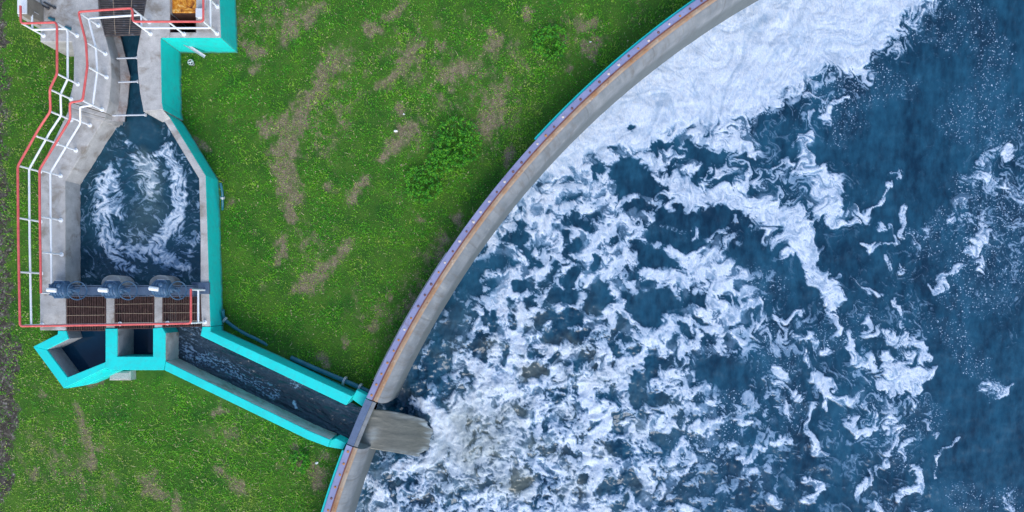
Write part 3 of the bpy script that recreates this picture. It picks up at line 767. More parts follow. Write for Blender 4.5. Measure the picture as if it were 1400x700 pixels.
def soil_fields(u, v):
    wu = u + 8 * fbm(u / 22, v / 22, 31, 5, .6); wv = v + 8 * fbm(u / 22, v / 22, 47, 5, .6)
    d = np.zeros(u.shape)
    for s in DIRT: d = np.maximum(d, seg_mask(wu, wv, [(a, b, c * 1.12) for a, b, c in s], 1.))
    for s in BROAD: d = np.maximum(d, .50 * seg_mask(wu, wv, s, 1.))
    big = fbm(u / 60, v / 60, 71, 5, .6)
    rag = rank(fbm(u / 9, v / 9, 83, 4, .65))
    rag2 = rank(fbm(u / 17, v / 20, 85, 6, .78))
    d = sstep(.0, .88, d * 1.22 - .66 * (1 - rag2))
    d = d * (.60 + .36 * rank(fbm(u / 5, v / 5, 89, 3, .7)))
    d = np.maximum(d, .75 * sstep(.2, 1.6, big) * sstep(.45, .95, rag2))
    g = np.zeros(u.shape)
    gu = wu + 12 * fbm(u / 45, v / 45, 87, 3)
    for s in GRAVEL: g = np.maximum(g, seg_mask(gu, wv, s, .30))
    g = g * (.45 + .65 * rag)
    return d, g

def axis_dense(lo, hi, step, far_lo, far_hi, grow=1.18):
    a = list(np.arange(lo, hi + step * .5, step)); s = step
    while a[-1] < far_hi: s *= grow; a.append(a[-1] + s)
    s = step
    while a[0] > far_lo: s *= grow; a.insert(0, a[0] - s)
    return np.array(a)
ang = axis_dense(math.radians(121), math.radians(170), .0019, math.radians(-60), math.radians(300), 1.12)
ang = ang[(ang > math.radians(-55)) & (ang < math.radians(295))]
ang = np.r_[math.radians(-60), ang, math.radians(300)]
rad = axis_dense(TR - .05, TR + 21.5, .085, TR - .06, TR + 420, 1.16); rad = rad[rad >= TR - .051]
AA, RR = np.meshgrid(ang, rad)
X = TC[0] + RR * np.cos(AA); Y = TC[1] + RR * np.sin(AA)
GU, GV = px(X, Y, GZ)
dirt, grav = soil_fields(GU, GV)
Z = GZ + .03 * fbm(X / 1.3, Y / 1.3, 3, 4) - .02 * dirt
nr, na = AA.shape
idx = np.arange(nr * na).reshape(nr, na)
fcs = np.stack([idx[:-1, :-1], idx[:-1, 1:], idx[1:, 1:], idx[1:, :-1]], -1).reshape(-1, 4)[:, ::-1]
tag(grid_obj('ground', np.stack([X, Y, Z], -1).reshape(-1, 3), fcs, M['ground'], {'dirt': dirt.ravel(), 'gravel': grav.ravel()}), kind='structure')

# ------------------------------------------------------------------ grass
FOOT = [[(20, -60), (310, -60), (318, 70), (245, 74), (245, 150), (300, 250), (302, 445), (500, 535), (478, 622), (220, 512), (150, 525), (90, 530), (55, 476), (82, 456), (60, 455), (58, 232), (98, 150), (105, 60), (60, 60), (58, 20), (22, 20)]]
def blades(n, lo, hi, wid, tintshift, seed, accept, lean=(.5, 1.3)):
    r = np.random.default_rng(seed)
    u = r.uniform(-70, 960, n); v = r.uniform(-70, 770, n)
    x = (u - U0) * (H - GZ) / F; y = -(v - V0) * (H - GZ) / F
    inside = np.hypot(x - TC[0], y - TC[1]) > TR + .06
    for f in FOOT: inside &= poly_sd(u, v, f) < -1.0
    u, v, x, y = u[inside], v[inside], x[inside], y[inside]
    d, g = soil_fields(u, v)
    lush = fbm(u / 38, v / 38, 91, 4)
    keep = accept(u, v, d, g, lush, r.random(len(u)))
    u, v, x, y, d, g, lush = (q[keep] for q in (u, v, x, y, d, g, lush))
    m = len(u)
    ln = r.uniform(lo, hi, m) * (1 + .25 * np.clip(lush, -1, 1.5) + .40 * np.clip(fbm(u / 13, v / 13, 139, 4, .6), -1.3, 1.6)) * (1 - .35 * d)
    th = r.uniform(0, 2 * np.pi, m) + 1.2 * fbm(u / 25, v / 25, 5, 2)
    le = r.uniform(*lean, m)
    dx, dy = np.cos(th), np.sin(th); w = wid * r.uniform(.7, 1.3, m) / 2
    sx, sy = -dy * w, dx * w
    z0 = GZ + .03 * fbm(x / 1.3, y / 1.3, 3, 4) - .03
    hm, rm = ln * .55 * np.cos(le * .55), ln * .55 * np.sin(le * .55)
    ht, rt = hm + ln * .45 * np.cos(le * 1.35), rm + ln * .45 * np.sin(le * 1.35)
    P = np.stack([np.stack([x - sx, y - sy, z0], -1), np.stack([x + sx, y + sy, z0], -1),
                  np.stack([x + dx * rm + sx, y + dy * rm + sy, z0 + hm], -1), np.stack([x + dx * rm - sx, y + dy * rm - sy, z0 + hm], -1),
                  np.stack([x + dx * rt + sx * .25, y + dy * rt + sy * .25, z0 + ht], -1), np.stack([x + dx * rt - sx * .25, y + dy * rt - sy * .25, z0 + ht], -1)], 1)
    hue = .485 + .18 * fbm(u / 75, v / 75, 133, 3) + .15 * fbm(u / 36, v / 36, 135, 3) + .15 * fbm(u / 13, v / 13, 139, 4, .6) + r.normal(0, .075, m) + tintshift
    left = sstep(260, 60, u) + .7 * sstep(480, 640, v)
    hue += .07 * left + .16 * d + .10 * sstep(.1, 1.5, fbm(u / 140, v / 140, 171, 3))
    dry = r.random(m) < (.07 + .45 * d + .10 * left)
    hue = np.where(dry, r.uniform(.82, 1., m), np.clip(hue, 0, .82))
    b = np.arange(m)[:, None] * 6
    Fq = np.concatenate([b + np.array([0, 1, 2, 3]), b + np.array([3, 2, 4, 5])], 0)
    return P.reshape(-1, 3), Fq, np.repeat(hue, 6)
def acc_short(u, v, d, g, l, q): return q < (1 - .88 * d) * (1 - .88 * g) * (.70 + .3 * sstep(-1., .6, l))
def acc_long(u, v, d, g, l, q):
    zone = sstep(.15, 1.2, fbm(u / 45, v / 45, 201, 3)) * .5 + .55 * sstep(540, 600, v) * sstep(130, 220, u) + .12
    return q < zone * (1 - d) * (1 - g)
def acc_straw(u, v, d, g, l, q): return q < d * (1 - g) * .9
def acc_leaf(u, v, d, g, l, q): return q < (1 - .97 * d) * (1 - .8 * g) * (.15 + .85 * sstep(-.3, .8, l))
parts = [blades(330000, .05, .11, .017, -.02, 1, acc_short), blades(60000, .16, .30, .016, .06, 2, acc_long, (.7, 1.5)), blades(150000, .06, .10, .042, .0, 3, acc_leaf, (.9, 1.5)), blades(170000, .06, .13, .012, .30, 4, acc_straw, (1.0, 1.55))]
VV, FF, TT, o_ = [], [], [], 0
for a_, b_, c_ in parts: VV.append(a_); FF.append(b_ + o_); TT.append(c_); o_ += len(a_)
gr = grid_obj('grass', np.concatenate(VV), np.concatenate(FF), M['grass'], {'tint': np.concatenate(TT)}, False)
tag(gr, 'patchy green grass growing over the lawn beside the tank', 'grass', kind='stuff')
del VV, FF, TT, parts

# leafy weed clumps
def weed(u, v, R, n, lab, seed):
    r = random.Random(seed); x, y, _ = W(u, v, GZ + .15)
    t = thing('weed_clump', lab, 'weed', (x, y, GZ), 'leafy weeds in the lawn')
    lf, stm = MB(), MB(); tv = []
    for k in range(n):
        a_ = r.uniform(0, 6.283); rr = R * math.sqrt(r.random()); bx_, by_ = x + rr * .35 * math.cos(a_), y + rr * .35 * math.sin(a_)
        tx, ty, tz = x + rr * math.cos(a_), y + rr * math.sin(a_), GZ + .16 + .22 * (1 - rr / R) * r.random() + .05 * r.random()
        if k % 3 == 0: stm.tube([(bx_, by_, GZ), ((bx_ + tx) / 2, (by_ + ty) / 2, (GZ + tz) / 2 + .05), (tx, ty, tz)], [.010, .008, .004], 5)
        for q in range(4):
            b_ = a_ + r.uniform(-1.6, 1.6); L_ = r.uniform(.07, .16); w_ = L_ * r.uniform(.13, .24); c_, s_ = math.cos(b_), math.sin(b_)
            dz = r.uniform(-.06, .03)
            lf.add([(tx, ty, tz), (tx + c_ * L_ * .5 - s_ * w_, ty + s_ * L_ * .5 + c_ * w_, tz + .025), (tx + c_ * L_, ty + s_ * L_, tz + dz), (tx + c_ * L_ * .5 + s_ * w_, ty + s_ * L_ * .5 - c_ * w_, tz + .025)], [(0, 1, 2, 3)])
            tv += [r.uniform(.12, .62)] * 4
    o = obj('leaves', lf, M['grass'], t); at = o.data.attributes.new('tint', 'FLOAT', 'POINT'); at.data.foreach_set('value', np.array(tv, np.float32))
    s2 = obj('stems', stm, M['grass'], t); at = s2.data.attributes.new('tint', 'FLOAT', 'POINT'); at.data.foreach_set('value', np.full(len(s2.data.vertices), .4, np.float32))
weed(625, 195, .85, 190, 'largest bushy green weed clump, left of the bare soil patch near the wall', 1)
weed(578, 252, .65, 120, 'bushy green weed clump in mid lawn, below the largest one', 2)
weed(752, 58, .62, 100, 'bushy green weed clump highest on the lawn, near the wall', 3)
weed(410, 632, .36, 60, 'small leafy green weed by bare soil below the channel wall', 4)
weed(600, 225, .45, 70, 'small green weed between the two bushy clumps', 5)

# ------------------------------------------------------------------ water
def stroke_apply(D, u, v, strokes):
    for val, soft, pts in strokes:
        us = [p[0] for p in pts]; vs_ = [p[1] for p in pts]; rm = max(p[2] for p in pts) * (1 + soft) + 14
        ax_u = np.where((u[0] > min(us) - rm) & (u[0] < max(us) + rm))[0]; ax_v = np.where((v[:, 0] > min(vs_) - rm) & (v[:, 0] < max(vs_) + rm))[0]
        if not len(ax_u) or not len(ax_v): continue
        yield slice(ax_v[0], ax_v[-1] + 1), slice(ax_u[0], ax_u[-1] + 1), val, soft, pts
def water_grid(name, us, vs_, z, mat, dens, silt, speck, height, mask=None):
    pass

u_ax = axis_dense(445, 1440, 1.22, -1400, 3600, 1.25); v_ax = axis_dense(-25, 725, 1.22, -1500, 2700, 1.25)
U, V = np.meshgrid(u_ax, v_ax)
au_, av_ = advect(U, V, [(70, 9.), (30, 9.), (14, 6.5)], 9, 1301)
pull = np.clip(.34 + .66 * sstep(820, 1120, U + .5 * (300 - V)), 0, 1) * .92     # young foam by the fall is choppy, old foam further off is drawn out
au_ = U + pull * (au_ - U) + 2.0 * fbm(U / 9, V / 9, 331, 3) * (1 - pull); av_ = V + pull * (av_ - V) + 2.0 * fbm(U / 9, V / 9, 337, 3) * (1 - pull)
wu = U + .42 * (au_ - U) + 3.0 * fbm(U / 20, V / 20, 301, 4) + 1.8 * fbm(U / 6, V / 6, 307, 3)
wv = V + .42 * (av_ - V) + 3.0 * fbm(U / 20, V / 20, 311, 4) + 1.8 * fbm(U / 6, V / 6, 313, 3)

GRID = """
99999999999999998110
99999999999999992110
99999999999995311110
99999999999723211110
99999999877821111123
99999999867853211133
99999998755574211233
99996688888731112123
99446776656621222022
99224865568753223012
99225876786322243011
99228766774442343011
99246766675332232000
99556776673332222100
99557776643322232000
""".split()
G = np.array([[int(c) for c in r] for r in GRID], float) / 9.0
def bil(G, gu, gv):
    gu = np.clip(gu, 0, G.shape[1] - 1.001); gv = np.clip(gv, 0, G.shape[0] - 1.001)
    i, j = gu.astype(int), gv.astype(int); a, b = gu - i, gv - j
    a = a * a * (3 - 2 * a); b = b * b * (3 - 2 * b)
    return G[j, i] * (1 - a) * (1 - b) + G[j, i + 1] * a * (1 - b) + G[j + 1, i] * (1 - a) * b + G[j + 1, i + 1] * a * b
D = bil(G, (wu - 450) / 50, (wv - 0) / 50) * .93
D *= 1 - .8 * sstep(1500, 1700, U)
SOLID = [(600, -400), (1500, -400), (1330, -60), (1271, 0), (1240, 30), (1222, 50), (1205, 72), (1193, 90), (1188, 102), (1180, 105), (1170, 100), (1150, 92), (1136, 93), (1123, 101), (1118, 113), (1104, 118), (1092, 113), (1084, 126), (1068, 134), (1053, 146), (1038, 158), (1010, 168), (975, 178), (930, 176), (905, 186), (880, 210), (830, 205), (790, 225), (740, 250), (700, 275), (660, 320), (620, 360), (560, 300)]
sol = poly_sd(wu, wv, SOLID)
D = np.maximum(D, 1.25 * sstep(-20, 16, sol + 6 * fbm(U / 30, V / 30, 341, 4)))
FOAM = [  # value, softness, (u, v, r)
 (.95,.4,[(1098,128,3),(1118,136,3),(1122,142,4)]), (1.,.4,[(1150,140,5),(1146,152,4)]), (1.,.4,[(1118,158,6),(1113,165,5)]), (.8,.5,[(1128,145,6),(1138,160,6),(1130,175,5)]),
 (1.,.4,[(1103,178,6),(1100,192,8),(1095,212,12),(1098,228,11),(1115,232,9)]), (.95,.4,[(1062,226,3),(1075,220,3),(1082,232,3)]), (1.05,.4,[(1122,240,14),(1132,255,19),(1126,275,20),(1118,283,14),(1134,296,10),(1152,303,8)]),
 (.62,.5,[(1150,300,12),(1175,288,14)]), (.85,.5,[(1186,284,4),(1198,276,4),(1205,266,3),(1218,258,3)]), (.6,.5,[(1222,245,6),(1228,240,5)]), (.85,.5,[(1195,308,5),(1205,315,4)]), (.8,.5,[(1212,310,4),(1222,323,5),(1214,335,5),(1200,337,6),(1188,333,4)]), (.95,.5,[(1238,290,4),(1235,305,6),(1236,318,5)]),
 (1.15,.4,[(985,268,14),(1010,275,18),(1050,288,17),(1076,300,20),(1094,322,22),(1108,345,17)]), (1.1,.4,[(1106,345,15),(1112,362,11),(1124,388,16),(1134,408,13),(1140,424,7)]), (.85,.5,[(1138,424,6),(1134,440,5),(1142,455,4)]), (.8,.5,[(1072,351,5),(1085,352,5)]), (.8,.4,[(1140,378,4),(1150,372,3)]),
 (1.1,.5,[(1376,206,4),(1385,210,7)]), (.48,.5,[(1368,208,7),(1345,218,9),(1332,232,10),(1325,248,9),(1332,258,7)]), (.50,.5,[(1345,240,12),(1362,255,16),(1385,262,14),(1400,268,12)]), (.48,.5,[(1315,280,10),(1302,298,7)]), (.52,.5,[(1290,305,4),(1320,306,9),(1340,300,10)]), (1.,.5,[(1345,315,8),(1352,325,10),(1338,332,7),(1322,342,8)]), (.36,.6,[(1360,290,22),(1380,330,18)]), (.38,.6,[(1272,304,10),(1245,330,10)]),
 (.95,.4,[(1315,367,5),(1298,375,6)]), (.9,.4,[(1292,380,6),(1292,400,5),(1278,392,4)]), (.8,.4,[(1334,352,4),(1338,372,5)]), (.85,.4,[(1215,360,5),(1220,373,4)]), (.8,.4,[(1172,385,4),(1180,398,5),(1195,402,3)]), (.7,.5,[(1243,362,5),(1238,372,4)]),
 (.95,.4,[(1222,412,4),(1228,424,4)]), (.9,.5,[(1228,433,2),(1238,452,2),(1244,462,3)]),
 (1.,.4,[(1166,460,7),(1170,482,8),(1185,496,9),(1200,502,6)]), (.75,.5,[(1180,442,8),(1196,455,9)]), (1.,.4,[(1218,454,9),(1235,465,9),(1245,472,6)]), (1.1,.4,[(1258,472,8),(1268,488,6),(1255,495,6)]), (1.1,.4,[(1218,478,7),(1213,495,7),(1222,512,12),(1248,516,14),(1275,508,7),(1280,512,5)]), (1.1,.4,[(1205,528,7),(1225,530,12),(1245,535,10),(1262,528,6)]), (1.,.4,[(1240,485,5),(1235,500,5)]),
 (.95,.4,[(1054,440,4),(1072,435,5),(1082,432,4),(1092,428,4)]), (.9,.4,[(1093,460,6),(1112,473,6),(1120,483,6),(1140,484,5)]), (.85,.4,[(1100,482,2.5),(1106,500,3),(1112,518,4)]), (1.,.4,[(1057,500,6),(1066,508,7),(1074,512,6)]),
 (.9,.4,[(1068,525,6),(1078,532,6),(1096,545,4)]), (1.05,.4,[(1108,522,7),(1128,530,8),(1132,544,8),(1150,544,8),(1160,540,6)]), (.9,.4,[(1126,555,3),(1127,565,2)]), (.9,.4,[(1114,553,4),(1107,578,6),(1104,592,5),(1112,604,7),(1116,620,7),(1126,618,5)]), (.72,.5,[(1075,552,7),(1082,575,6)]), (.75,.5,[(1060,562,5)]), (.75,.5,[(1082,594,3),(1066,600,4),(1058,608,4)]),
 (1.1,.35,[(1163,568,5),(1164,582,6),(1170,592,5),(1182,590,5),(1194,580,5)]), (.8,.5,[(1194,575,4),(1192,555,4)]), (.9,.4,[(1210,566,4),(1216,578,6),(1228,592,6),(1232,603,5)]), (.9,.4,[(1232,604,5),(1222,613,5),(1213,620,4)]), (.9,.4,[(1204,585,5),(1220,594,5)]), (.95,.4,[(1248,598,4),(1243,614,5),(1235,625,4)]), (1.05,.4,[(1250,635,4),(1254,652,5),(1250,668,7),(1236,673,7),(1233,690,4)]), (.85,.5,[(1214,633,4),(1203,643,5),(1190,653,6)]), (1.,.4,[(1195,650,6),(1172,664,6),(1170,680,4)]),
 (.8,.5,[(1104,658,5),(1122,666,6)]), (.95,.4,[(1122,670,6),(1113,684,6),(1103,690,5)]), (.7,.5,[(1075,655,5),(1088,668,6)]), (.8,.5,[(1054,678,4),(1066,692,5)]), (1.,.4,[(1186,688,4),(1196,693,6),(1206,700,8)]), (.9,.4,[(1182,698,6)]), (.8,.5,[(1275,690,3),(1262,698,6)]),
 (.7,.5,[(1270,585,3),(1276,597,2)]), (.75,.5,[(1306,596,3),(1290,610,2),(1282,632,2),(1278,650,2)]), (.75,.5,[(1358,530,9),(1370,529,6)]), (.5,.5,[(1345,532,14)]), (.75,.5,[(1372,692,8)]), (.5,.5,[(1385,680,10)]), (.75,.5,[(1238,551,4),(1245,556,4)]), (.6,.5,[(1180,550,4),(1183,562,3)]), (.65,.5,[(1262,570,5),(1266,580,4)]),
 # right edge of the boiling zone and the strokes beyond it
 (1.15,.4,[(795,520,6),(802,548,8),(818,566,8)]), (1.25,.4,[(832,570,9),(828,582,10),(815,592,8)]), (1.1,.4,[(812,592,7),(800,612,7),(802,628,8),(822,632,7),(842,636,4)]), (1.05,.4,[(815,640,8),(822,650,6),(806,665,7),(812,690,6)]),
 (.85,.5,[(875,570,7),(885,580,6),(900,585,6),(905,570,4)]), (.8,.5,[(855,582,5),(865,595,6),(876,608,5),(885,620,4)]), (.8,.5,[(920,530,6),(928,545,6),(938,556,5)]), (1.,.4,[(942,558,7),(955,562,7),(972,552,6)]), (.85,.5,[(936,585,5),(950,584,6),(962,592,5)]), (.8,.5,[(975,575,4),(988,572,5)]), (.95,.4,[(1005,575,3),(1012,580,5),(1024,580,4)]), (.85,.5,[(980,605,3),(990,612,4),(1003,610,3)]), (1.05,.4,[(1048,615,4),(1034,614,4),(1032,624,5),(1020,630,4),(1008,628,3)]), (.75,.5,[(1020,645,7),(1035,640,4)]),
 (.85,.5,[(918,622,6),(918,640,4)]), (.85,.5,[(948,612,5),(946,628,4),(936,640,4),(918,652,5)]), (.95,.4,[(880,638,4),(887,650,3),(893,668,4)]), (.8,.5,[(905,672,4),(898,690,5),(880,680,4)]), (1.,.4,[(928,688,6),(938,698,8)]), (.8,.5,[(850,672,4),(852,684,4)]), (.8,.5,[(832,688,6),(815,698,6)]), (.85,.5,[(970,528,6),(985,526,5)]),
 (1.1,.4,[(935,355,12),(960,368,14),(985,372,14),(978,392,12),(1000,392,10)]), (1.1,.4,[(880,368,10),(905,380,9),(935,385,9)]), (1.,.4,[(838,392,7),(848,405,8),(852,425,6),(862,440,6)]), (1.1,.4,[(970,410,10),(985,420,9),(996,435,10),(1008,420,8)]), (1.05,.4,[(1018,418,6),(1030,420,7),(1040,418,5)]), (1.05,.4,[(925,438,9),(905,455,10),(890,465,10)]), (1.05,.4,[(880,480,8),(850,505,8),(815,515,8),(795,525,7)]), (.95,.4,[(800,435,6),(825,430,5),(840,425,5)]), (.9,.5,[(940,465,8),(950,480,4)]), (.85,.5,[(925,500,12),(938,495,6)]), (.8,.5,[(985,470,5),(992,450,5)]),
 (.9,.5,[(770,480,6),(788,482,5)]), (1.05,.5,[(700,380,14),(680,410,14),(660,440,14)]), (1.05,.5,[(720,400,8),(712,430,10),(706,460,10),(720,480,8)]), (1.1,.5,[(735,375,10),(765,355,10)]), (1.,.5,[(650,500,14),(680,520,12),(700,515,10)]),
 (1.15,.4,[(955,262,10),(925,250,9),(935,265,12),(960,272,12)]), (1.15,.4,[(945,185,7),(975,190,9),(1005,200,11),(1030,210,8)]), (1.05,.5,[(870,255,9),(845,285,6)]), (1.1,.5,[(925,245,10),(920,265,10),(940,280,10)]), (1.05,.5,[(850,300,9),(830,320,12),(850,340,8)]), (1.1,.5,[(1000,345,8),(970,352,12)]),
 (1.25,.6,[(572,552,7),(588,556,9),(600,570,13),(606,595,16),(598,622,14),(575,636,8)]), (1.02,.7,[(622,560,12),(632,595,16),(620,640,14)]), (.9,.7,[(590,545,6),(560,548,5)]), (.9,.7,[(575,640,7),(540,635,5)]), (.95,.7,[(640,560,16),(660,520,14)]),
 (.6,.4,[(560,480,3),(585,440,3),(610,405,3),(630,375,4)]), (.6,.4,[(572,500,3),(592,462,4),(608,430,4),(622,412,4)]), (.5,.4,[(553,525,3),(575,500,3)]), (.55,.4,[(600,500,5),(620,450,6)]),
]
HOLES = [ # strength, softness, (u, v, r)
 (.95,.5,[(859,177,5)]), (.95,.5,[(905,194,5),(918,194,4)]), (.95,.5,[(915,224,4),(918,234,5)]), (.9,.5,[(962,225,5),(958,240,5),(955,252,5)]), (.95,.4,[(980,246,5),(998,247,7)]), (.9,.5,[(1019,218,6)]), (.9,.5,[(1030,218,3),(1031,235,4)]), (.9,.5,[(1031,254,6)]), (.9,.5,[(810,231,4),(824,232,5)]), (.7,.5,[(812,242,4)]), (.6,.6,[(790,262,6),(773,275,5)]), (.7,.5,[(750,287,6)]), (.7,.6,[(770,300,6),(800,302,8),(825,297,5)]), (.9,.5,[(801,310,6)]), (.9,.5,[(870,275,6),(860,285,5)]), (.85,.5,[(790,330,5),(775,345,6)]), (.7,.5,[(775,322,6)]), (.85,.5,[(708,326,9)]), (.7,.5,[(708,288,5)]), (.7,.5,[(730,307,6)]), (.9,.5,[(870,335,9),(885,345,9),(910,348,7)]), (.8,.5,[(838,330,5)]),
 (.9,.5,[(900,290,8),(912,303,10),(930,302,8),(940,295,8)]), (.85,.5,[(893,320,9),(915,325,10),(935,330,10),(960,332,8)]), (.8,.6,[(1015,318,14),(1030,325,12)]), (.85,.6,[(1000,345,12),(1040,350,20)]), (.9,.5,[(930,290,8),(922,285,6)]),
 (.97,.3,[(784,372,8),(778,386,9)]), (.95,.4,[(814,356,6),(810,366,4)]), (.95,.35,[(705,392,7),(716,388,7)]), (.95,.4,[(758,402,8),(782,408,11)]), (.85,.5,[(738,437,10),(750,430,8)]), (.9,.5,[(765,440,12),(785,432,10)]), (.9,.5,[(750,462,9),(780,460,10),(800,455,8)]), (.97,.35,[(718,506,5),(735,508,10),(746,506,5)]), (.9,.5,[(848,485,7),(840,475,6)]), (.9,.5,[(868,478,6)]), (.95,.4,[(892,495,10),(888,510,8)]), (.9,.5,[(868,520,8),(880,522,8)]), (.8,.5,[(795,487,7),(790,500,5)]), (.85,.5,[(815,500,4)]), (.95,.5,[(880,355,10),(920,360,10)]), (.9,.5,[(945,410,9),(955,408,8)]), (.8,.5,[(935,450,8),(945,460,6)]), (.95,.5,[(968,505,20),(1000,515,25)]), (.7,.5,[(727,478,8),(735,485,6)]), (.6,.5,[(713,560,8)]), (.6,.5,[(760,485,7)]),
 (.9,.5,[(695,475,4),(688,495,5)]), (.9,.5,[(662,425,4),(664,440,4)]), (.9,.5,[(672,430,5),(675,450,5)]), (.8,.5,[(725,412,8)]), (.75,.5,[(700,440,8)]), (.6,.6,[(640,400,10),(655,395,8)]), (.7,.6,[(655,375,6),(640,385,8)]), (.7,.6,[(655,360,8),(680,358,10),(700,362,8)]), (.6,.5,[(678,322,5),(690,326,5)]), (.8,.5,[(698,325,7),(712,330,6),(720,322,6)]), (.7,.5,[(712,305,5)]), (.75,.6,[(720,345,5),(735,358,6)]), (.7,.6,[(755,375,8),(762,365,6)]),
 (.85,.5,[(848,590,5),(842,565,6)]), (.9,.6,[(840,610,12),(855,620,10)]), (.85,.5,[(825,670,8),(840,660,10)]), (.8,.6,[(860,650,12),(870,670,10)]), (.85,.6,[(900,600,12),(920,600,10),(905,620,8)]), (.85,.6,[(890,545,14),(870,540,12),(910,545,8)]), (.7,.6,[(818,540,5),(835,540,8)]), (.85,.5,[(848,692,8)]), (.8,.5,[(902,655,6)]),
 (.85,.4,[(800,655,5),(795,655,7)]), (.7,.5,[(790,675,7)]), (.85,.35,[(705,665,9),(720,660,8)]), (.6,.5,[(755,660,12)]), (.6,.5,[(728,620,6)]), (.7,.5,[(640,670,7),(630,675,6)]),
]
for sv, su, val, soft, pts in stroke_apply(D, U, V, FOAM):
    m = seg_mask(wu[sv, su], wv[sv, su], pts, soft); D[sv, su] = np.maximum(D[sv, su], val * m)
for sv, su, val, soft, pts in stroke_apply(D, U, V, HOLES):
    m = seg_mask(wu[sv, su], wv[sv, su], pts, soft); D[sv, su] *= 1 - val * m
for poly, s_ in (([(850, 215), (872, 217), (880, 226), (892, 228), (901, 246), (914, 256), (895, 268), (862, 268), (845, 279), (842, 258), (830, 238)], .97), ([(935, 200), (945, 195), (960, 198), (980, 207), (1000, 210), (988, 221), (975, 226), (952, 224), (936, 217)], .97),
              ([(940, 297), (958, 290), (968, 281), (984, 283), (997, 287), (1003, 297), (995, 315), (978, 322), (962, 327), (952, 312)], .95), ([(843, 392), (862, 402), (895, 393), (915, 399), (925, 408), (945, 416), (915, 427), (900, 440), (886, 446), (866, 432), (856, 412)], .97), ([(805, 396), (822, 385), (838, 405), (838, 420), (818, 431), (798, 424)], .93)):
    D *= 1 - s_ * sstep(-4, 5, poly_sd(wu, wv, poly))
wall_d = np.hypot(U - 1613.98, V - 1026.2)                      # photo distance from the tank's middle
nearwall = (1 - .9 * seg_mask(U, V, [(590, 552, 30), (596, 600, 44), (580, 645, 26)], .5)) * sstep(1182 - 60, 1182 - 22, wall_d) * sstep(345, 400, V) * (1 - sstep(600, 640, V) * .35)
D *= 1 - .55 * nearwall
boil = (1 - sstep(120, 300, np.hypot((U - 690) * .95, V - 610))) * sstep(380, 520, V + .4 * (U - 600))
boil = np.maximum(boil, .6 * sstep(860, 780, U) * sstep(380, 480, V) * (U > 0))
n1 = fbm(au_ / 21, av_ / 21, 401, 6, .66)
nf = fbm(au_ / 7.5, av_ / 7.5, 405, 5, .68)
fine = np.clip(sstep(1170, 1240, U) * .8 + .25, 0, 1)
n1 = rank(rank(n1) * (1 - .62 * fine) + .62 * fine * rank(nf))
f1, f2 = worley(au_ / 21 + .3 * fbm(U / 12, V / 12, 411, 4, .6), av_ / 21 + .3 * fbm(U / 12, V / 12, 417, 4, .6), 421)
g1, g2 = worley(au_ / 9 + .4 * fbm(U / 7, V / 7, 431, 3), av_ / 9 + .4 * fbm(U / 7, V / 7, 437, 3), 441)
cell = np.clip((f2 - f1) * 1.45, 0, 1); cell2 = np.clip((g2 - g1) * 1.4, 0, 1)
lace = rank(np.clip(.55 * cell + .45 * cell2, 0, 1))
ridge = rank(np.abs(fbm(au_ / 17, av_ / 17, 451, 5, .6)))
N_ = n1 * (1 - .45 * boil) + (.45 * lace) * boil
N_ = N_ * .64 + ridge * .36
N_ = .04 + .92 * rank(N_)
D = np.clip(D, 0, 1.3) * (1 - .05 * (1 - sstep(0, 20, sol))) + .06 * boil
x_ = D - N_
film = D - rank(fbm(au_ / 24, av_ / 24, 401, 3, .5) + .5 * fbm(U / 40, V / 40, 403, 2))
foam = .70 * sstep(-.16, .44, x_) ** 1.1 + .24 * sstep(-.26, .44, film) * sstep(.1, .4, D)
foam = np.clip(foam * (1 + .12 * boil), 0, 1)
mot = fbm(au_ / 10, av_ / 10, 473, 5, .66)
mot2 = fbm(au_ / 26, av_ / 26, 477, 5, .6)
foam *= 1 - .44 * sstep(-.7, 1.6, mot) * (1 - .65 * sstep(0, 30, sol)) - .20 * sstep(-.6, 1.5, mot2)
foam = np.maximum(foam, .10 * sstep(-.4, .1, x_) * sstep(.08, .35, D))
# streaks inside the solid raft
fl = fbm((U * .8 + V * .6) / 60 + .7 * fbm(U / 60, V / 60, 461, 3), (V * .8 - U * .6) / 12 + 1.4 * fbm(U / 50, V / 50, 467, 3), 471, 4, .6)
ru, rv = advect(U, V, [(120, 60.), (45, 26.)], 10, 1401)
fl = .6 * fbm(ru / 13, rv / 13, 479, 4, .55) + .7 * fbm(ru / 40, rv / 40, 483, 3)
foam *= 1 - .40 * sstep(-.6, 1.5, fl) * sstep(-5, 25, sol)
foam = np.clip(foam * 1.06, 0, 1)
silt = boil * .5 * sstep(-.4, .9, fbm(au_ / 38, av_ / 38, 481, 3)) + .70 * (1 - sstep(15, 100, np.hypot(wu - 655, (wv - 602) * 1.1)))
silt = np.maximum(silt, .6 * seg_mask(wu, wv, [(720, 508, 14), (740, 506, 10)], .5)); silt = np.clip(silt + .55 * seg_mask(wu, wv, [(712, 662, 20)], .5), 0, .85)
foam *= 1 - .30 * sstep(.35, .9, silt)
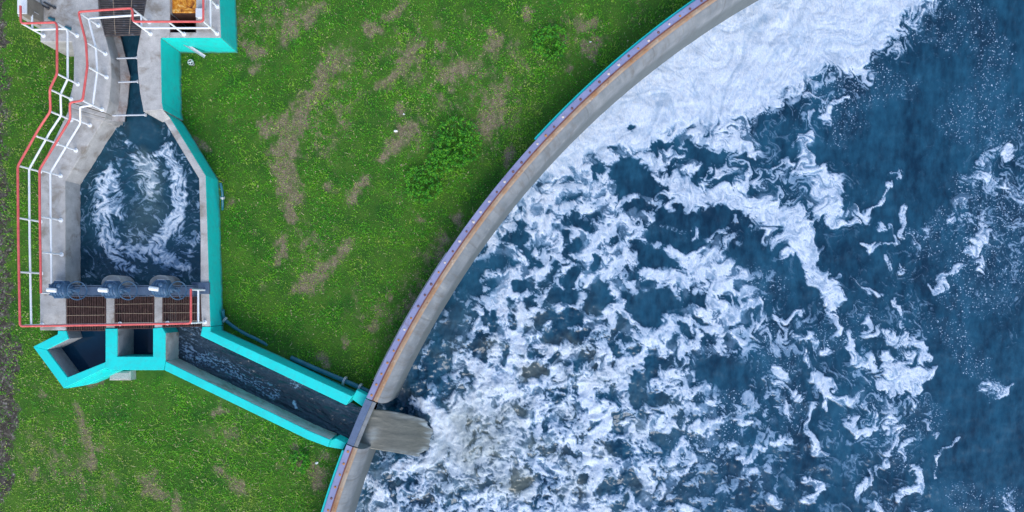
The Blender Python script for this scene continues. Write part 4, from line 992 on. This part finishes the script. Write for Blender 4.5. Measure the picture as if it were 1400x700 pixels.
SPK = [[(1090, 110, 18), (1150, 120, 30), (1200, 110, 25), (1235, 120, 20)], [(1160, 160, 22), (1150, 190, 18)], [(1300, 10, 22), (1340, 40, 26), (1360, 90, 22), (1350, 130, 30)], [(1320, 160, 35), (1380, 170, 35)], [(1330, 260, 30), (1370, 300, 40), (1330, 340, 35), (1310, 400, 30), (1360, 390, 36), (1395, 370, 25)], [(1285, 450, 16), (1310, 465, 18), (1340, 500, 15)], [(1350, 530, 16)], [(1290, 300, 16), (1260, 330, 22)], [(1140, 460, 25), (1180, 440, 20)], [(1200, 560, 25), (1230, 620, 20), (1270, 560, 20)], [(1060, 470, 25), (1080, 560, 22)], [(1250, 30, 14), (1290, 60, 16)], [(1040, 390, 30)], [(960, 600, 40), (1000, 560, 30)], [(1310, 680, 20), (1385, 690, 20)]]
speck = np.zeros(U.shape)
for s in SPK: speck = np.maximum(speck, seg_mask(wu, wv, s, .7))
speck = np.maximum(speck * .78, .22 * sstep(.05, .35, D))
wave = .035 * fbm(U / 45, V / 34, 501, 3) + .018 * fbm(U / 14, V / 26, 507, 2)
Zt = TZ + wave * (1 + 1.2 * boil) + .05 * foam + boil * (.06 * fbm(U / 26, V / 26, 511, 4) + .03 * (.5 - lace))
k = (H - TZ) / F
VT = np.stack([(U - U0) * k, -(V - V0) * k, Zt], -1).reshape(-1, 3)
nv_, nu_ = U.shape; idx = np.arange(nv_ * nu_).reshape(nv_, nu_)
fq = np.stack([idx[:-1, :-1], idx[1:, :-1], idx[1:, 1:], idx[:-1, 1:]], -1)
cr = np.hypot(VT[:, 0] - TC[0], VT[:, 1] - TC[1]).reshape(nv_, nu_)
keep = cr[:-1, :-1] < TR + 3.0
# the outermost corner cells outside the tank are dropped; the sheet ends inside the wall and under the lawn
keep &= (cr[:-1, :-1] < TR - .15) | (V[:-1, :-1] < -60) | (V[:-1, :-1] > 760) | (U[:-1, :-1] > 1440)
tag(grid_obj('tank_water', VT, fq[keep], M['tank_water'], {'foam': np.clip(foam, 0, 1).ravel(), 'silt': silt.ravel(), 'speck': speck.ravel()}), kind='structure')
del VT, n1, f1, f2, g1, g2, cell, cell2, lace, ridge, N_, wu, wv

def pool(name, poly, z, step, mat, fn, amp=.02, rot=0.):
    us = [p[0] for p in poly]; vs_ = [p[1] for p in poly]
    U, V = np.meshgrid(np.arange(min(us), max(us) + step, step), np.arange(min(vs_), max(vs_) + step, step))
    foam, silt, dz = fn(U, V)
    k = (H - z) / F; n0, n1_ = U.shape
    idx = np.arange(n0 * n1_).reshape(n0, n1_)
    fq = np.stack([idx[:-1, :-1], idx[1:, :-1], idx[1:, 1:], idx[:-1, 1:]], -1)
    keep = (poly_sd(U, V, poly) > 0)[:-1, :-1]
    o = grid_obj(name, np.stack([(U - U0) * k, -(V - V0) * k, z + dz], -1).reshape(-1, 3), fq[keep], mat, {'foam': foam.ravel(), 'silt': silt.ravel(), 'speck': np.zeros(U.size)})
    return tag(o, kind='structure')

def basin_fn(u, v):
    wu = u + 4 * fbm(u / 14, v / 14, 601, 4); wv = v + 4 * fbm(u / 14, v / 14, 607, 4)
    D = np.full(u.shape, .06)
    S = [(.85, .7, [(152, 235, 9), (140, 255, 12), (138, 285, 12), (145, 318, 12), (145, 340, 8)]), (.55, .7, [(155, 250, 9), (160, 290, 14)]), (.8, .5, [(174, 193, 4), (188, 204, 6), (205, 212, 7), (225, 205, 8), (232, 196, 5)]),
         (.7, .7, [(190, 215, 10), (205, 235, 16), (205, 260, 12)]), (.95, .6, [(232, 215, 8), (243, 240, 9), (246, 270, 11), (240, 300, 12), (225, 325, 11), (205, 338, 9), (180, 340, 6)]), (.75, .6, [(150, 345, 6), (165, 356, 6), (185, 368, 5)]),
         (.85, .6, [(160, 335, 6), (185, 345, 9), (215, 348, 11), (235, 355, 9), (255, 368, 6)]), (.7, .6, [(268, 320, 5), (262, 345, 5), (255, 365, 5)]), (.6, .6, [(165, 240, 5), (160, 225, 4)]), (.4, .8, [(185, 325, 16)]), (.35, .8, [(250, 330, 16)]), (.7, .5, [(190, 372, 4), (160, 362, 4)])]
    for val, soft, pts in S: D = np.maximum(D, val * seg_mask(wu, wv, pts, soft))
    def spin(x, y):
        rx, ry = x - 195., y - 288.; q = np.exp(-(np.hypot(rx / 62, ry / 85)) ** 4) * .75
        return -ry * q, rx * q
    a, b = advect(u, v, [(34, 9.), (15, 5.)], 10, 1601, spin)
    a = u + .85 * (a - u) + .8 * fbm(u / 7, v / 7, 1611, 3); b = v + .85 * (b - v) + .8 * fbm(u / 7, v / 7, 1613, 3)
    nA = np.abs(fbm(a / 12, b / 12, 617, 5, .52)); nB = fbm(a / 9, b / 9, 619, 5, .66)
    N = .04 + .92 * rank(.85 * rank(nA) + .55 * rank(nB))
    x = np.maximum(D * .80, .17 + .22 * np.clip(fbm(u / 24, v / 24, 641, 3), 0, 1.5) + .12 * sstep(.02, .3, D)) - N
    f = .66 * sstep(-.18, .45, x) + .40 * sstep(-.35, .5, D * .84 - rank(fbm(a / 14, b / 14, 631, 3))) * sstep(.12, .5, D)
    f *= 1 - .4 * sstep(-.3, 1.5, fbm(a / 6, b / 6, 621, 4, .65))
    f = np.maximum(f, .10 * sstep(-.5, 0, x))
    vort = 1
    tongue = seg_mask(wu * .5 + u * .5, wv * .5 + v * .5, [(195, 158, 20), (198, 185, 22), (203, 196, 15)], .35)
    f *= 1 - .97 * tongue
    s = np.clip(.5 * seg_mask(wu, wv, [(195, 215, 12), (205, 240, 18), (208, 262, 12)], .7) + .35 * seg_mask(wu, wv, [(205, 290, 22), (190, 320, 18)], .8), 0, .9)
    dz = .03 * fbm(u / 12, v / 12, 623, 4) * (1 - .7 * tongue) + .03 * f + .30 * sstep(200, 156, v) * tongue
    return f, s, dz
pool('basin_water', [(150, 154), (93, 250), (93, 409), (284, 409), (282, 242), (232, 158)], -.85, 1.0, M['basin_water'], basin_fn)

def chan_fn(u, v):
    c, s = .894, .447   # the channel runs down to the right
    a = (u - 240) * c + (v - 470) * s; b = -(u - 240) * s + (v - 470) * c
    wb = b + 3.5 * fbm(a / 30, b / 10, 701, 3)
    n = np.abs(fbm(a / 26 + .5 * fbm(a / 15, b / 8, 703, 3), wb / 5.5, 707, 4, .62))
    D = .08 + .16 * (1 - sstep(10, 60, a)) + .34 * seg_mask(a, b, [(20, 2, 8), (90, -3, 9), (150, 0, 8)], .8) + .3 * seg_mask(u, v, [(395, 508, 8), (405, 525, 7)], .7)
    x = D - (.06 + .9 * rank(n + .45 * np.abs(fbm(u / 5, v / 5, 709, 3))))
    f = .8 * sstep(-.22, .45, x); f = np.maximum(f, .85 * seg_mask(u + 2 * fbm(u / 5, v / 5, 711, 2), v, [(402, 549, 2), (404, 557, 2.2)], .6))
    return f, .15 + 0 * f, .05 * fbm(a / 16, b / 7, 713, 4)
pool('channel_water', [(226, 446), (276, 446), (480, 550), (500, 560), (482, 604), (455, 602), (420, 585), (226, 494)], -.95, .8, M['channel_water'], chan_fn)
def flume_fn(u, v):
    n = np.abs(fbm(u / 5, v / 26, 801, 4)); f = .35 * sstep(.12, .0, n) * sstep(-.5, .8, fbm(u / 12, v / 20, 803, 2))
    return f * .6, 0 * f, .02 * fbm(u / 6, v / 14, 807, 3)
pool('flume_water', [(140, -30), (208, -30), (200, 40), (192, 100), (200, 160), (150, 162), (150, 60)], -.50, .9, M['basin_water'], flume_fn)
def still_fn(u, v): return 0 * u, 0 * u, 0 * u
pool('still_water', [(86, 449), (146, 449), (146, 498), (90, 524), (54, 475), (86, 460)], -.78, 2., M['still_water'], still_fn)
pool('still_water', [(158, 446), (212, 446), (212, 490), (158, 490)], -1.04, 2., M['still_water'], still_fn)
# orange froth in the upper pit and the dark drop before it
fm = MB().prism([(231, -31), (269, -31), (269, 17.5), (231, 17.5)], .17, ZB, .02)
tag(obj('inlet_water', fm, M['froth']), kind='structure')
pl = thing('inlet_shaft', 'dark brown pit mouth below the orange froth at the top', 'pit', W(250, 32, -1.))
obj('floor', MB().prism([(231, 19), (269, 19), (269, 45), (231, 45)], -.95, ZB), M['shaft'], pl)
dk = simple('dark_brown_stain', (.045, .020, .016), (.085, .038, .026), 4., .8, .2, 30.)
obj('weir_plate', MB().prism([(232.3, 17.8), (267.8, 17.8), (267.8, 19.4), (232.3, 19.4)], .15, ZB, .01), dk, pl)
obj('side_plate', MB().prism([(232.2, 19.6), (233.6, 19.6), (233.6, 43.8), (232.2, 43.8)], UP - .03, ZB, .01).prism([(266.5, 19.6), (267.8, 19.6), (267.8, 43.8), (266.5, 43.8)], UP - .03, ZB, .01), dk, pl)

# sheet of silty water leaving the channel mouth
ns, nt = 46, 40
S, Tt = np.meshgrid(np.linspace(0, 1, ns), np.linspace(0, 1, nt))
jag = .12 * fbm(Tt * 6, Tt * 0 + 2.2, 901, 5, .65) + .06 * np.exp(-((Tt - .55) / .2) ** 2) - .20 * sstep(.62, 1., Tt) ** 1.5 - .16 * sstep(.35, .0, Tt) ** 1.5
Se = S * (1 + jag)
au = 511 + (594 - 511) * Se; av = 560 + (578 - 560) * Se ** 1.2 - 2 * np.sin(Se * 3.1)
bu = 491 + (590 - 491) * Se; bv = 611 + (627 - 611) * Se
q = Tt
pu, pv = au * (1 - q) + bu * q, av * (1 - q) + bv * q
pz = -.93 - .25 * Se - 1.27 * Se ** 1.7 + .008 * fbm(S * 3, Tt * 6, 905, 2)
kk = (H - pz) / F
top = np.stack([(pu - U0) * kk, -(pv - V0) * kk, pz], -1)
# trail the sheet back under the bridging plate
top[:, 0, 0] -= .30; top[:, 0, 1] += .13
bot = top - np.array([0, 0, .07])
nS = ns * nt; i_ = np.arange(nS).reshape(nt, ns)
ft = np.stack([i_[:-1, :-1], i_[1:, :-1], i_[1:, 1:], i_[:-1, 1:]], -1).reshape(-1, 4)
loop = np.r_[i_[0, :], i_[1:, -1], i_[-1, -2::-1], i_[-2:0:-1, 0]]
fside = np.stack([loop, np.roll(loop, -1), np.roll(loop, -1) + nS, loop + nS], -1)
ff = np.clip(.35 * sstep(.20, .0, Tt) * sstep(.15, .5, S) + .5 * sstep(.88, 1., Tt) * sstep(.3, .7, S) + .4 * np.exp(-((S - .12) / .08) ** 2) * sstep(.35, .6, Tt) * sstep(1., .7, Tt) + .06 * sstep(.3, .0, S) + 1.1 * sstep(.80, 1.02, S + .10 * fbm(Tt * 9, S * 5, 911, 4)), 0, 1).ravel()
wf = grid_obj('waterfall', np.concatenate([top.reshape(-1, 3), bot.reshape(-1, 3)]), np.concatenate([ft, ft[:, ::-1] + nS, fside]), M['fall'], {'foam': np.r_[ff, ff]})
tag(wf, kind='structure')

# ------------------------------------------------------------------ light, camera
wd = bpy.data.worlds.new('World'); SC.world = wd; wd.use_nodes = True
nt_ = wd.node_tree; bg = nt_.nodes['Background']
sky = nt_.nodes.new('ShaderNodeTexSky'); sky.sky_type = 'NISHITA'; sky.sun_disc = False
EL, AZ = math.radians(40), math.radians(170)      # from the bottom of the picture, behind thin cloud
sky.sun_elevation = EL; sky.sun_rotation = AZ
sky.air_density = 1.0; sky.dust_density = 1.2; sky.ozone_density = 1.0
nt_.links.new(sky.outputs[0], bg.inputs[0]); bg.inputs[1].default_value = .15
sl = bpy.data.lights.new('sun', 'SUN'); sl.energy = 1.15; sl.angle = math.radians(36); sl.color = (1., .99, .98)
so = bpy.data.objects.new('sun', sl); COL.objects.link(so)
sd = Vector((math.sin(AZ) * math.cos(EL), math.cos(AZ) * math.cos(EL), math.sin(EL)))
so.rotation_euler = sd.to_track_quat('Z', 'Y').to_euler(); so.location = sd * 40
cd = bpy.data.cameras.new('camera'); cam = bpy.data.objects.new('camera', cd); COL.objects.link(cam)
cam.location = (0, 0, H); cam.rotation_euler = (0, 0, 0)
cd.sensor_width = 36; cd.lens = 36 * F / 1400.; cd.shift_y = 60 / 1400.; cd.clip_end = 3000; cd.clip_start = .1
SC.camera = cam
vs_ = SC.view_settings; vs_.view_transform = 'Standard'; vs_.look = 'None'; vs_.gamma = 1; vs_.use_curve_mapping = False; vs_.exposure = 0.82
SC.render.engine = 'CYCLES'; SC.cycles.max_bounces = 5; SC.cycles.diffuse_bounces = 3
